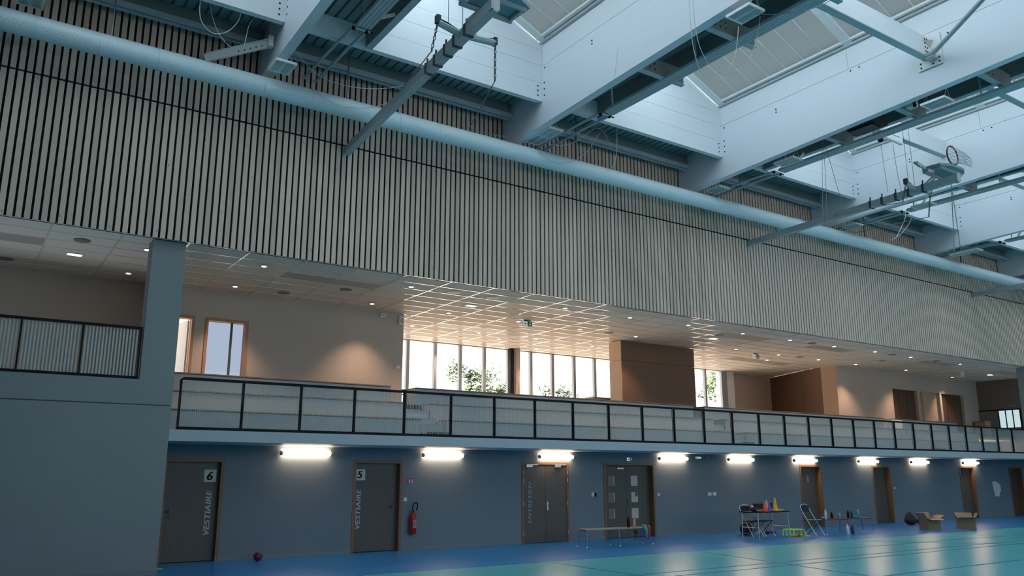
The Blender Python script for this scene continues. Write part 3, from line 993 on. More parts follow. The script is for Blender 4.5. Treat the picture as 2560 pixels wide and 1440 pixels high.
def make_hoop(label, loc):
    r = thing('basketball_arm', label, 'basketball hoop', loc, 0, 'wall mounted basketball arms folded up')
    ax = -0.42
    P = lambda t, dx=0, dz=0: Vector((ax * t / 6.7 + dx, -t, dz))
    MB().bar(P(0.02), P(6.75), 0.15, 0.17).build('main_arm', M['hoop_grey'], r, local=True)
    MB().box(-0.075, 0.075, -0.02, -0.002, -0.10, 0.10).build('wall_plate', M['hoop_grey'], r, local=True)
    for t in (4.35, 4.7, 5.1, 5.45, 5.85):
        c = P(t)
        MB().bar(c + Vector((0, 0.03, 0)), c + Vector((0, -0.03, 0)), 0.175, 0.20).build('clamp', M['graphite'], r, local=True)
        MB().tube([c + Vector((-0.04, 0, 0.1)), c + Vector((-0.04, 0, 0.2))], 0.018, 6).build('clamp_bolt', M['graphite'], r, local=True)
    cb = P(5.65)
    MB().tube([cb + Vector((-0.46, 0, 0.10)), cb + Vector((-0.1, 0, 0.03)), cb + Vector((0.1, 0, 0.03)), cb + Vector((0.62, 0, 0.08))], 0.055, 10).build('crossbar', M['hoop_grey'], r, local=True)
    MB().tube(smooth([cb + Vector((-0.46, 0, 0.17)), cb + Vector((-0.3, 0, 0.15)), cb + Vector((-0.05, 0.02, 0.10)), cb + Vector((0.12, 0, 0.13)), cb + Vector((0.35, 0, 0.09)), cb + Vector((0.6, 0, 0.15))]), 0.016, 6).build('crossbar_chain', M['graphite'], r, local=True)
    MB().cbox(cb.x - 0.47, cb.y, 0.15, 0.07, 0.09, 0.14).build('crossbar_cap', M['graphite'], r, local=True)
    MB().cbox(cb.x + 0.62, cb.y, 0.10, 0.06, 0.10, 0.13).build('crossbar_cap', M['graphite'], r, local=True)
    e1 = cb + Vector((-0.48, 0, 0.05))
    e2 = cb + Vector((0.63, 0, 0.03))
    m1 = e1 + Vector((-0.03, 0.12, -0.42))
    m2 = e2 + Vector((0.10, 0.16, -0.55))
    chain(e1, m1, 7, M['graphite'], r, True)
    chain(e2, m2, 9, M['graphite'], r, True)
    MB().tube([m1, P(3.2, -0.1, 0.02)], 0.010, 5).build('stay_cable', M['cable_dark'], r, local=True)
    MB().tube([m2, Vector((1.6, -2.6, -0.02)), Vector((3.95, -0.75, 0.99))], 0.010, 5).build('stay_cable', M['cable_dark'], r, local=True)
    for dx in (-0.25, 0.02):
        MB().tube([cb + Vector((dx, 0.05, 0.05)), cb + Vector((dx, 0.05, 3.6))], 0.006, 5).build('hoist_cable', M['cable_dark'], r, local=True)
    # folded backboard, lying almost level above the end of the arm
    bb = Vector((-0.15, -6.25, 0.38))
    outl = [(-0.55, 0.14), (-0.48, 0.26), (0.48, 0.26), (0.55, 0.14), (0.55, -0.24), (0.28, -0.38), (-0.28, -0.38), (-0.55, -0.24)]
    top, bot = [], []
    for u, v in outl:
        p = bb + Vector((u, v, 0.05 * v))
        top.append(p + Vector((0, 0, 0.03)))
        bot.append(p - Vector((0, 0, 0.03)))
    mb = MB().poly(top[::-1]).poly(bot)
    for i in range(len(top)):
        j = (i + 1) % len(top)
        mb.poly([bot[j], bot[i], top[i], top[j]])
    mb.build('backboard', M['board_grey'], r, local=True)
    fr = MB()
    for v in (-0.2, 0.22):
        fr.bar(bb + Vector((-0.5, v, -0.07)), bb + Vector((0.5, v, -0.07)), 0.05, 0.06)
    for u in (-0.45, 0.45):
        fr.bar(bb + Vector((u, -0.22, -0.07)), bb + Vector((u, 0.24, -0.07)), 0.05, 0.06)
    fr.build('backboard_frame', M['hoop_grey'], r, local=True)
    for u in (-0.14, -0.02):
        MB().bar(P(5.95, u + 0.05, 0.08), bb + Vector((u, 0.15, -0.10)), 0.05, 0.05).build('lift_link', M['hoop_grey'], r, local=True)
    MB().bar(bb + Vector((-0.60, 0.12, -0.02)), bb + Vector((-1.00, 0.10, 0.03)), 0.06, 0.07).build('side_bar', M['hoop_grey'], r, local=True)
    MB().bar(bb + Vector((-0.50, -0.02, -0.14)), bb + Vector((-0.72, 0.0, -0.14)), 0.05, 0.08).build('side_bar', M['hoop_grey'], r, local=True)
    MB().bar(bb + Vector((-1.0, 0.16, 0.06)), bb + Vector((-1.0, 0.02, -0.10)), 0.04, 0.05).build('side_hook', M['hoop_grey'], r, local=True)
    MB().bar(P(6.7, 0, -0.12), P(6.7, 0, 0.12), 0.09, 0.10).build('end_post', M['hoop_grey'], r, local=True)
    rc = bb + Vector((0.12, -0.22, 0.36))
    MB().torus(rc, 0.25, 0.020, (0.06, 1, 0.0), 28, 8).build('rim', M['rim'], r, local=True)
    MB().box(rc.x - 0.06, rc.x + 0.06, rc.y - 0.03, rc.y + 0.03, bb.z + 0.02, rc.z - 0.23).build('rim_bracket', M['rim'], r, local=True)
    net = MB()
    N = 12
    rows = [(0.225, Vector((0, 0, 0))), (0.19, Vector((0.02, -0.13, -0.05))), (0.15, Vector((0.05, -0.26, -0.15))), (0.13, Vector((0.08, -0.36, -0.27)))]
    for i in range(N):
        for sgn in (1, -1):
            pts = []
            for q, (rr, off) in enumerate(rows):
                a = 2 * math.pi * (i + sgn * q * 0.5) / N
                pts.append(rc + off + Vector((math.cos(a) * rr, 0, math.sin(a) * rr)))
            net.tube(pts, 0.005, 4, False)
    net.build('net', M['net'], r, local=True)
    return r


h1 = make_hoop('folded basketball arm at the top centre reaching from the slats past the duct', (6.47, YS, 8.75))
h2 = copy_tree(h1)
h2.location = (19.80, YS, 8.75)
h2['label'] = 'folded basketball arm with dark ring and net raised at the right'
h3 = copy_tree(h1)
h3.location = (33.15, YS, 8.75)
h3['label'] = 'folded basketball arm cut by the right edge of the picture'

# ------------------------------------------------------------------ loudspeaker and white fittings under the roof
r = thing('loudspeaker', 'black wedge shaped loudspeaker under the beam with the brace tube', 'loudspeaker', (17.3, 10.4, 9.95))
o1 = [(17.03, 10.14), (17.03, 9.88), (17.40, 9.80), (17.68, 9.92), (17.68, 10.04), (17.45, 10.26)]
MB().prism(o1, 10.06, 10.74).build('cabinet', M['black_soft'], r)
MB().box(17.06, 17.36, 10.10, 10.70, 9.80, 9.815).build('grille_bar', M['graphite'], r)
for yy in (10.12, 10.5):
    MB().bar((17.4, yy, 10.24), (17.4, yy, 10.84), 0.03, 0.03).build('hanger', M['black'], r)
r = thing('junction_box', 'small white electrical box right of the black loudspeaker', 'electrical box', (17.75, 9.7, 10.15))
MB().box(17.62, 17.80, 9.35, 9.75, 10.14, 10.30).build('box_body', M['white_plastic'], r)
MB().box(17.60, 17.64, 9.30, 9.36, 10.10, 10.26).build('cable_gland', M['black'], r)
MB().bar((17.7, 9.55, 10.30), (17.7, 9.55, 10.84), 0.03, 0.03).build('hanger', M['white_plastic'], r)
r = thing('camera_mount', 'pale twin tube fixture with a round black camera left of the basketball ring', 'camera', (19.0, 11.2, 10.6))
pa, pb = on_y(2203, 338, 11.38), on_y(2250, 357, 11.38)
MB().tube([pa, pb], 0.055, 10).build('housing_tube', M['white_plastic'], r)
MB().tube([pa + Vector((0.06, 0.02, 0.10)), pb + Vector((0.03, 0.02, 0.10))], 0.045, 10).build('housing_tube', M['white_plastic'], r)
MB().cbox(pb.x + 0.03, pb.y, pb.z + 0.05, 0.06, 0.10, 0.20).build('end_bracket', M['white_frame'], r)
MB().ball(on_y(2201, 349, 11.34), 0.075, 12, 8).build('camera_ball', M['black'], r)
MB().tube([on_y(2200, 340, 11.38), on_y(2196, 343, 11.38)], 0.04, 8).build('camera_neck', M['black'], r)
MB().bar(pa + Vector((0.2, 0.02, 0.1)), pa + Vector((0.2, 0.02, 0.32)), 0.03, 0.03).build('hanger', M['white_frame'], r)

# ------------------------------------------------------------------ loose cables and ropes
CAB = [
    ('pale loop of cable hanging at the top left of the perforated bracket', 14.6, [(503, -30), (500, 40), (520, 75), (545, 85), (575, 75), (597, 50), (605, 25), (618, 12), (632, 26)], 0.008),
    ('pale cable dropping onto the perforated bracket', 14.9, [(524, -30), (528, 30), (545, 80), (566, 108), (582, 121)], 0.008),
    ('pale cable rising in an arch from the perforated bracket', 14.75, [(610, 116), (616, 90), (622, 65), (632, 48), (648, 40), (668, 44), (684, 52)], 0.008),
    ('thin straight wire above the perforated bracket', 14.8, [(648, -20), (661, 42), (680, 95)], 0.006),
    ('long sagging cable between the first luminaire and the first basketball arm', 15.0, [(728, 112), (760, 155), (800, 190), (855, 212), (930, 222), (1010, 214), (1048, 192), (1066, 168)], 0.007),
    ('slack cable lying over the duct left of the first basketball arm', 15.05, [(775, 222), (812, 246), (850, 264), (905, 270), (955, 262), (1000, 240)], 0.006),
    ('cable sagging right from the long luminaire in a low arch', 15.0, [(1372, 360), (1400, 364), (1430, 358), (1465, 336), (1491, 320), (1510, 332), (1520, 352), (1523, 372)], 0.007),
    ('pale cable rising to a hook right of the long luminaire', 15.0, [(1438, 402), (1470, 376), (1490, 345), (1502, 331)], 0.008),
    ('slack cable draped on the duct below the long luminaire', 15.1, [(1345, 378), (1370, 398), (1400, 408), (1438, 402)], 0.006),
    ('white rope hanging straight down over the second narrow roof bay', 14.9, [(1538, 170), (1541, 200), (1542, 280), (1542, 370), (1538, 400), (1531, 421)], 0.010),
    ('frayed grey rope end on the white beam face', 11.0, [(1546, 118), (1543, 130), (1542, 150), (1537, 185), (1533, 200)], 0.010),
    ('left loop of the two ropes hanging from the upper luminaire', 8.55, [(1722, -20), (1728, 80), (1738, 140), (1755, 185), (1775, 196), (1805, 187), (1832, 155), (1842, 115), (1846, 66)], 0.006),
    ('right loop of the two ropes hanging from the upper luminaire', 8.6, [(1730, -20), (1742, 90), (1765, 150), (1795, 181), (1832, 181), (1866, 160), (1888, 110), (1897, 70), (1900, 40)], 0.006),
    ('thin cable running right from the upper luminaire', 8.3, [(1890, 34), (1930, 36), (1975, 31), (2040, 18), (2085, -4)], 0.007),
    ('left thin hoist wire above the second basketball arm', 11.6, [(2055, 345), (2056, 450), (2057, 560)], 0.006),
    ('middle thin hoist wire above the second basketball arm', 11.6, [(2058, 345), (2064, 450), (2068, 556)], 0.006),
    ('slanting hoist wire above the second basketball arm', 11.6, [(2064, 365), (2088, 450), (2112, 530)], 0.006),
    ('left pale cord falling beside the far pipe valves', 13.0, [(2264, 532), (2262, 548), (2250, 575), (2238, 598)], 0.012),
    ('right pale cord falling beside the far pipe valves', 13.1, [(2281, 538), (2272, 560), (2255, 582), (2240, 594), (2228, 600)], 0.012),
    ('long dark wire below the raised basketball ring', 9.9, [(2377, 445), (2381, 520), (2386, 628)], 0.010),
    ('second dark wire below the raised basketball ring', 9.9, [(2381, 480), (2391, 550), (2402, 626)], 0.008),
    ('thin wire left of the raised basketball ring', 10.3, [(2202, 360), (2212, 430), (2220, 482)], 0.005),
    ('thin wire beside the camera fixture', 10.3, [(2232, 360), (2243, 430), (2254, 478)], 0.005),
]
for lb, y, pts, rad in CAB:
    q = smooth([on_y(px, py, y) for px, py in pts], 6)
    o = MB().tube(q, rad, 6).build('hanging_cable', M['cable_dark'] if 'dark' in lb or 'thin' in lb or 'hoist' in lb else M['cable'])
    tag(o, lb, 'cable', 'loose cables under the roof')

# ------------------------------------------------------------------ gallery: floor, ceiling, walls
smesh('floor_gallery', MB().box(XL, XR, 19.02, 25.0, ZG - 0.12, ZG), M['gal_floor'])
smesh('floor_outside', MB().box(-60, 140, 25.4, 160, -0.3, 0.0), M['warm_bounce_ground'])
smesh('wall_gallery_left', MB().box(XL, 3.60, YG, YG + 0.2, ZG, ZC + 0.1).box(3.60, 4.51, YG, YG + 0.2, 5.49, ZC + 0.1).box(4.51, 4.76, YG, YG + 0.2, ZG, ZC + 0.1)
      .box(4.76, 5.80, YG, YG + 0.2, 5.49, ZC + 0.1).box(5.80, 10.10, YG, YG + 0.2, ZG, ZC + 0.1).box(9.90, 10.10, YG + 0.2, YWIN, ZG, ZC + 0.1), M['wall_warm'], 'grey beige gallery wall with two wood framed openings')
smesh('wall_light_divider', MB().box(3.335, 3.405, 16.73, YG - 0.001, ZB1, ZC + 0.1), M['wall_warm'])  # unseen wall, added to keep gallery light out of the left room
wall_r = MB()
xo = [(33.97, 35.88), (36.13, 37.77), (37.94, 39.84)]
x = 29.98
for a, b in xo:
    wall_r.box(x, a, 20.45, 20.65, ZG, ZC + 0.1)
    wall_r.box(a, b, 20.45, 20.65, 5.43, ZC + 0.1)
    x = b
wall_r.box(x, 41.2, 20.45, 20.65, ZG, ZC + 0.1)
smesh('wall_gallery_right', wall_r, M['wall_warm'], 'grey beige gallery wall with brown openings at the right')
smesh('wall_gallery_end', MB().box(41.2, 41.4, YF, 20.65, ZB1, ZC + 0.1), M['wall_dark'], 'dark brown end wall of the gallery')
for n, ((a, b), lb, mt) in enumerate(zip(xo, ('dark brown recessed door panel nearest the wood jamb', 'wood framed opening with a tan leaf between two dark panels', 'dark brown recessed door panel at the right end'),
                                         ('door_brown', 'wall_tan', 'door_brown'))):
    dd = struct('door_%d' % (20 + n), lb, (a, 20.45, ZG))
    MB().box(a + 0.002, b - 0.002, 20.58, 20.63, ZG + 0.005, 5.425).build('door_leaf', M[mt], dd)
    if n == 1:
        MB().box(a + 0.003, a + 0.22, 20.47, 20.575, ZG + 0.005, 5.42).build('door_jamb', M['frame_wood2'], dd)
    else:
        for q in range(1, 3):
            xx = a + (b - a) * q / 3
            MB().box(xx - 0.004, xx + 0.004, 20.575, 20.5795, ZG + 0.01, 5.42).build('panel_joint', M['black'], dd)
# window wall
smesh('wall_gallery_far', MB().box(28.25, 31.5, 24.80, 25.0, ZG, ZC + 0.1), M['wall_tan'], 'tan far wall right of the windows')
smesh('wall_window_jamb', MB().box(27.80, 28.30, YWIN, 24.99, ZG, ZC + 0.1), M['white_frame'], 'white jamb at the right end of the windows')
sw = thing('wood_partition', 'oak clad partition slanting back beside the tan far wall', 'partition', (30.5, 22.5, ZG))
A, B = Vector((31.24, 24.78, 0)), Vector((29.72, 20.96, 0))
for q in range(2):
    p0 = A + (B - A) * (0.0 if q == 0 else 0.63)
    p1 = A + (B - A) * (0.625 if q == 0 else 1.0)
    MB().bar(p0 + Vector((0.05, 0, (ZG + 6.13) / 2)), p1 + Vector((0.05, 0, (ZG + 6.13) / 2)), 0.08, 6.13 - ZG).build('cladding_panel', M['veneer'], sw)
MB().poly([(29.68, 20.95, ZG), (29.97, 20.44, ZG), (30.06, 20.50, ZG), (29.78, 21.0, ZG)]).poly([(29.68, 20.95, 6.14), (29.78, 21.0, 6.14), (30.06, 20.50, 6.14), (29.97, 20.44, 6.14)]) \
    .poly([(29.68, 20.95, ZG), (29.68, 20.95, 6.14), (29.97, 20.44, 6.14), (29.97, 20.44, ZG)]).poly([(29.97, 20.44, ZG), (29.97, 20.44, 6.14), (30.06, 20.50, 6.14), (30.06, 20.50, ZG)]).build('jamb_panel', M['oak_light_lit'], sw)
w1 = struct('window_1', 'wide gallery window with grey mullions', (10.1, YWIN, ZG))
mx_ = [10.2, 11.22, 12.25, 13.29, 14.28, 15.27, 16.30, 17.29, 18.28, 19.31, 20.32, 21.33, 22.35, 23.37, 24.39, 25.41, 26.45, 27.50]
for i, xx in enumerate(mx_):
    w = 0.055
    MB().box(xx - w, xx + w, YWIN - 0.06, YWIN + 0.06, ZG, ZC - 0.02).build('mullion', M['alu'], w1)
    if i + 1 < len(mx_):
        MB().poly([(xx + w, YWIN, ZG), (mx_[i + 1] - w, YWIN, ZG), (mx_[i + 1] - w, YWIN, ZC - 0.02), (xx + w, YWIN, ZC - 0.02)]).build('pane', M['glass'], w1)
MB().box(10.1, 27.8, YWIN - 0.06, YWIN + 0.06, ZC - 0.02, ZC + 0.02).build('head_rail', M['alu'], w1)
MB().box(10.1, 27.8, YWIN - 0.06, YWIN + 0.06, ZG - 0.02, ZG + 0.05).build('sill_rail', M['alu'], w1)
MB().box(27.50, 27.80, YWIN - 0.05, YWIN + 0.06, ZG, ZC).build('side_panel', M['alu'], w1)
gr = thing('window_guard', 'thin double guard rail in front of the gallery windows', 'guard rail', (18, 24.2, ZG))
for zz in (4.30, 4.45):
    MB().tube([(10.2, 24.22, zz), (27.7, 24.22, zz)], 0.018, 6).build('rail', M['black'], gr)
for i in range(10):
    MB().tube([(10.4 + i * 1.9, 24.22, ZG), (10.4 + i * 1.9, 24.22, 4.45)], 0.014, 6).build('post', M['black'], gr)
pc = MB().box(16.15, 16.30, 24.02, 24.17, ZG, ZC).build('steel_post', M['black'])
tag(pc, 'black steel post before the middle of the gallery window', 'post')
pc = MB().lathe([(0.12, ZG), (0.12, ZC)], 16, (16.48, 24.1, 0)).build('round_column', M['wall_warm'])
tag(pc, 'pale round column beside the black post at the gallery window', 'column')

# timber cube
cb = thing('timber_cube', 'large oak veneered block standing in the gallery right of the windows', 'timber block', (19.9, 20.7, ZG))
for (za, zb) in ((ZG, 5.472), (5.484, 6.13)):
    MB().box(18.18, 21.62, 20.40, 20.43, za, zb).build('front_panel', M['veneer'], cb)
    MB().box(18.15, 18.178, 20.40, 20.98, za, zb).build('side_panel', M['oak_light_lit'], cb)  # same wood as the front, lighter tone paints the window light
MB().box(18.185, 21.60, 20.432, 20.96, ZG, 6.125).build('core', M['door_brown'], cb)
ct = on_y(1476, 996, 21.6)
o = thing('low_counter', 'small low oak counter left of the veneered block', 'counter', (ct.x + 0.4, 21.6, ZG))
MB().box(ct.x, ct.x + 0.9, 21.45, 21.85, ZG, 4.27).build('counter_body', M['oak_light_lit'], o)
MB().box(ct.x - 0.02, ct.x + 0.92, 21.43, 21.87, 4.272, 4.31).build('counter_top', M['oak_light_lit'], o)

# gallery doors on the left
dg = struct('door_30', 'wood framed door pane with bluish glass', (4.76, YG, ZG))
f = 0.07
for a, b, za, zb in ((4.76, 4.76 + f, ZG, 5.49), (5.80 - f, 5.80, ZG, 5.49), (4.76 + f, 5.80 - f, 5.49 - f, 5.49)):
    MB().box(a, b, YG - 0.03, YG + 0.2, za, zb).build('door_jamb', M['frame_wood2'], dg)
MB().box(5.40, 5.45, YG + 0.10, YG + 0.15, ZG, 5.42).build('mullion', M['graphite'], dg)
MB().poly([(4.83, YG + 0.12, ZG), (5.40, YG + 0.12, ZG), (5.40, YG + 0.12, 5.42), (4.83, YG + 0.12, 5.42)]).build('pane', M['glass_blue'], dg)
MB().poly([(5.45, YG + 0.12, ZG), (5.73, YG + 0.12, ZG), (5.73, YG + 0.12, 5.42), (5.45, YG + 0.12, 5.42)]).build('pane', M['glass_blue'], dg)
da = struct('door_31', 'wood framed doorway beside the pillar with its leaf open', (3.6, YG, ZG))
for a, b, za, zb in ((3.60, 3.60 + f, ZG, 5.49), (4.51 - f, 4.51, ZG, 5.49), (3.60 + f, 4.51 - f, 5.49 - f, 5.49)):
    MB().box(a, b, YG - 0.03, YG + 0.2, za, zb).build('door_jamb', M['frame_wood2'], da)
lf = MB().bar((4.42, YG + 0.22, (ZG + 5.42) / 2), (4.30, YG + 1.05, (ZG + 5.42) / 2), 0.045, 5.40 - ZG).build('door_leaf', M['white_plastic'], da)
MB().tube([(4.31, YG + 0.92, 4.42), (4.25, YG + 0.92, 4.42), (4.25, YG + 0.80, 4.42)], 0.012, 6).build('door_handle', M['graphite'], lf)

# glazed screen in the end wall
gs = thing('glazed_screen', 'black framed glazed screen with three bright panes on the dark end wall', 'glazed screen', (41.15, 19.6, 3.8))
F = MB()
for (ya, yb, za, zb) in ((18.55, 20.55, 4.70, 4.76), (18.55, 20.55, 3.76, 3.82), (20.50, 20.56, 3.82, 4.70), (18.54, 18.60, 3.82, 4.70), (19.52, 19.56, 3.82, 4.70), (19.20, 19.24, 3.82, 4.70), (18.88, 18.92, 3.82, 4.70)):
    F.box(41.12, 41.18, ya, yb, za, zb)
F.build('frame', M['black'], gs)
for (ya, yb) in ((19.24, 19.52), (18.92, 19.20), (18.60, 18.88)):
    MB().box(41.15, 41.17, ya, yb, 3.90, 4.70).build('pane', M['pane_glow'], gs)
MB().box(41.14, 41.17, 19.56, 20.50, 3.82, 4.70).build('panel', M['speaker_mesh'], gs)
cx = thing('storage_carton', 'tan carton standing at the far right end of the gallery', 'box', (40.6, 20.1, 3.43))
MB().box(40.35, 40.9, 19.85, 20.30, ZG + 0.002, 4.20).build('carton', M['carton_in'], cx)
MB().box(40.33, 40.92, 19.83, 20.32, 4.205, 4.22).build('lid', M['carton_in'], cx)
pl = MB().box(41.17, 41.195, 18.75, 19.05, 4.86, 4.96).build('sign_plate', M['speaker_mesh'])
tag(pl, 'small dim plate above the glazed screen on the dark end wall', 'sign')

# gallery ceiling
ce = struct('ceiling_gallery', 'white tiled gallery ceiling with recessed spots', (0, 0, ZC))
MB().box(XL, 41.3, YF + 0.001, 24.9, ZC + 0.05, ZC + 0.10).build('ceiling_void', M['tile'], ce)
TX, TY = 1.178, 0.605
gril = {}
for gx, gy in ((0, 2), (-4, 2), (5, 2), (11, 2), (10, 2), (17, 2), (21, 2), (22, 2), (27, 2), (28, 2), (32, 2), (33, 2), (10, 8), (11, 8), (12, 8), (21, 8), (22, 8), (23, 8), (10, 12), (11, 12), (12, 12), (6, 2), (18, 2)):
    gril[(gx, gy)] = 1
X0T, Y0T = 4.545 - 4 * TX, YF - 0.085
tl = MB().box(0.012, TX - 0.012, 0.012, TY - 0.012, 0.006, 0.03).build('tile', M['tile'], ce, local=True)
gl = MB().box(0.012, TX - 0.012, 0.012, TY - 0.012, 0.003, 0.03).build('ceiling_grille', M['grille'], ce, local=True)
gl['label'] = 'grey metal grille tile'
used_t = used_g = False
n = 0
rest = MB()
for i in range(-2, 36):
    for j in range(0, 14):
        x0, y0 = X0T + i * TX, Y0T + j * TY
        if y0 + TY > 24.85:
            continue
        lx = (x0, y0, 0)
        if (i, j) in gril:
            if not used_g:
                gl.location = lx
                used_g = True
            else:
                inst('ceiling_grille', gl, ce, lx)['label'] = 'grey metal grille tile'
        elif n < 299:
            if not used_t:
                tl.location = lx
                used_t = True
            else:
                inst('tile', tl, ce, lx)
            n += 1
        else:
            rest.box(x0 + 0.012, x0 + TX - 0.012, y0 + 0.012, y0 + TY - 0.012, ZC + 0.006, ZC + 0.03)
rest.build('tile_field', M['tile'], ce, kind='stuff')
gd = MB()
for i in range(-2, 37):
    x0 = X0T + i * TX
    gd.box(x0 - 0.015, x0 + 0.015, Y0T, 24.6, ZC - 0.001, ZC + 0.02)
for j in range(0, 15):
    y0 = Y0T + j * TY
    if y0 < 24.85:
        gd.box(X0T - 2 * TX, 41.2, y0 - 0.015, y0 + 0.015, ZC - 0.002, ZC + 0.018)
gd.build('ceiling_grid', M['grid'], ce, kind='stuff')

# recessed fittings
SPOTS = [(2.77, 17.19), (5.13, 17.2), (8.69, 17.2), (13.34, 17.18), (15.72, 17.22), (18.01, 17.15), (20.56, 17.25), (22.9, 17.24), (25.34, 17.26), (27.71, 17.2), (30.18, 17.28), (33.76, 17.28)]
SPOTS2 = [(2.81, 19.54), (5.17, 19.54), (8.75, 19.57), (11.06, 19.55), (13.40, 19.52), (15.75, 19.55), (18.11, 19.59), (22.98, 19.62), (25.43, 19.70), (27.82, 19.70), (30.31, 19.72), (33.8, 19.63), (38.05, 19.9)]
SPOTS3 = [(11.13, 21.91), (13.49, 21.87), (15.67, 21.8), (18.23, 21.95), (26.24, 20.9), (13.5, 24.0), (15.8, 24.0), (17.0, 23.6), (14.67, 22.5)]
ordn = ['first', 'second', 'third', 'fourth', 'fifth', 'sixth', 'seventh', 'eighth', 'ninth', 'tenth', 'eleventh', 'twelfth', 'thirteenth']
sd = bpy.data.lights.new('spot_beam', 'SPOT')
sd.energy = 230.0
sd.color = (1.0, 0.62, 0.38)
sd.spot_size = math.radians(92)
sd.spot_blend = 0.8
sd.shadow_soft_size = 0.04


def downlight(x, y, label, lit=True):
    r = thing('downlight', label, 'ceiling light', (x, y, ZC), 0, 'recessed spots in the gallery ceiling')
    MB().lathe([(0.085, -0.010), (0.085, -0.003)], 16, (x, y, ZC)).build('trim_ring', M['white_plastic'], r)
    MB().lathe([(0.050, -0.014), (0.050, -0.0102)], 14, (x, y, ZC)).build('lamp', M['down'], r)
    if lit:
        lo = bpy.data.objects.new('spot_beam', sd)
        COL.objects.link(lo)
        lo.parent = r
        lo.location = (0, 0, -0.03)
    return r


for row, nm in ((SPOTS, 'in the row nearest the slats'), (SPOTS2, 'in the row along the gallery wall'), (SPOTS3, 'among the spots deep inside by the windows')):
    for i, (x, y) in enumerate(row):
        downlight(x, y, 'round recessed ceiling spot, %s from the left %s' % (ordn[i], nm), x > 3.2)
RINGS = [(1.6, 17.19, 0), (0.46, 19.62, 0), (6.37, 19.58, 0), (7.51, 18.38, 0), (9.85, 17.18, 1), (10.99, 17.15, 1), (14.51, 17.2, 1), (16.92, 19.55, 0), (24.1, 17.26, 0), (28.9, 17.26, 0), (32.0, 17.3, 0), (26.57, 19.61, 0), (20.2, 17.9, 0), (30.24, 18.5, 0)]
wh = ['in the dark left room near the slats', 'in the dark left room at the left edge', 'above the wood framed doors', 'left of the bright window ceiling', 'at the left edge of the bright ceiling', 'above the bright flat lamp',
      'right of centre in the bright ceiling', 'above the veneered block', 'right of the veneered block near the slats', 'far along near the slats', 'farthest along near the slats', 'above the tan far wall', 'just right of the veneered block', 'above the brown openings']
for (x, y, w), lb in zip(RINGS, wh):
    r = thing('ceiling_speaker', 'flat round ceiling speaker ' + lb, 'speaker', (x, y, ZC), 0, 'round speakers in the gallery ceiling')
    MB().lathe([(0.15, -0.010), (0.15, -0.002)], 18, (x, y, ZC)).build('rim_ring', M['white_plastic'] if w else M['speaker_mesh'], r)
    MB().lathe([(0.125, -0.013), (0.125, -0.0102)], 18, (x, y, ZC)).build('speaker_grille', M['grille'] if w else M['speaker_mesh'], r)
for (x, y), lb in zip(((1.61, 18.42), (11.05, 18.33), (20.52, 18.45), (38.61, 18.49)), ('in the dark left room', 'in the bright window ceiling', 'right of the veneered block', 'before the dark end wall')):
    r = thing('flat_lamp', 'bright rectangular recessed lamp ' + lb, 'ceiling light', (x, y, ZC), 0, 'rectangular lamps in the gallery ceiling')
    MB().box(x - 0.15, x + 0.15, y - 0.09, y + 0.09, ZC - 0.010, ZC - 0.003).build('lamp_frame', M['white_plastic'], r)
    MB().box(x - 0.13, x + 0.13, y - 0.07, y + 0.07, ZC - 0.013, ZC - 0.0102).build('lamp', M['down'], r)


def pictogram(x, y, z, w, h, r, flip=False):
    """exit sign face on the -y side: green field, white arrow and running figure"""
    MB().box(x - w / 2, x + w / 2, y, y + 0.03, z, z + h).build('sign_body', M['white_plastic'], r)
    MB().box(x - w / 2 + 0.006, x - 0.002 + w * 0.02, y - 0.003, y - 0.0003, z + 0.008, z + h - 0.008).build('lit_panel', M['exit_lit'], r)
    MB().box(x + w * 0.02, x + w / 2 - 0.006, y - 0.003, y - 0.0003, z + 0.008, z + h - 0.008).build('green_panel', M['green'], r)
    cx = x + w * 0.27
    c = MB()
    c.lathe([(h * 0.09, -0.0055), (h * 0.09, -0.0035)], 10, (cx + h * 0.05, y, z + h * 0.78), 'y')
    c.bar((cx, y - 0.0045, z + h * 0.66), (cx - h * 0.05, y - 0.0045, z + h * 0.40), h * 0.14, 0.002, (0, 1, 0))
    c.bar((cx - h * 0.05, y - 0.0045, z + h * 0.40), (cx + h * 0.14, y - 0.0045, z + h * 0.28), h * 0.09, 0.002, (0, 1, 0))
    c.bar((cx - h * 0.05, y - 0.0045, z + h * 0.40), (cx - h * 0.20, y - 0.0045, z + h * 0.16), h * 0.09, 0.002, (0, 1, 0))
    c.bar((cx, y - 0.0045, z + h * 0.62), (cx + h * 0.22, y - 0.0045, z + h * 0.52), h * 0.08, 0.002, (0, 1, 0))
    c.build('running_figure', M['exit_lit'], r)
    a = MB()
    ax_ = x - w * 0.22
    a.bar((ax_ - h * 0.22, y - 0.0045, z + h * 0.5), (ax_ + h * 0.1, y - 0.0045, z + h * 0.5), h * 0.14, 0.002, (0, 1, 0))
    a.poly([(ax_ + h * 0.08, y - 0.0045, z + h * 0.25), (ax_ + h * 0.3, y - 0.0045, z + h * 0.5), (ax_ + h * 0.08, y - 0.0045, z + h * 0.75)])
    a.build('arrow', M['green'], r)


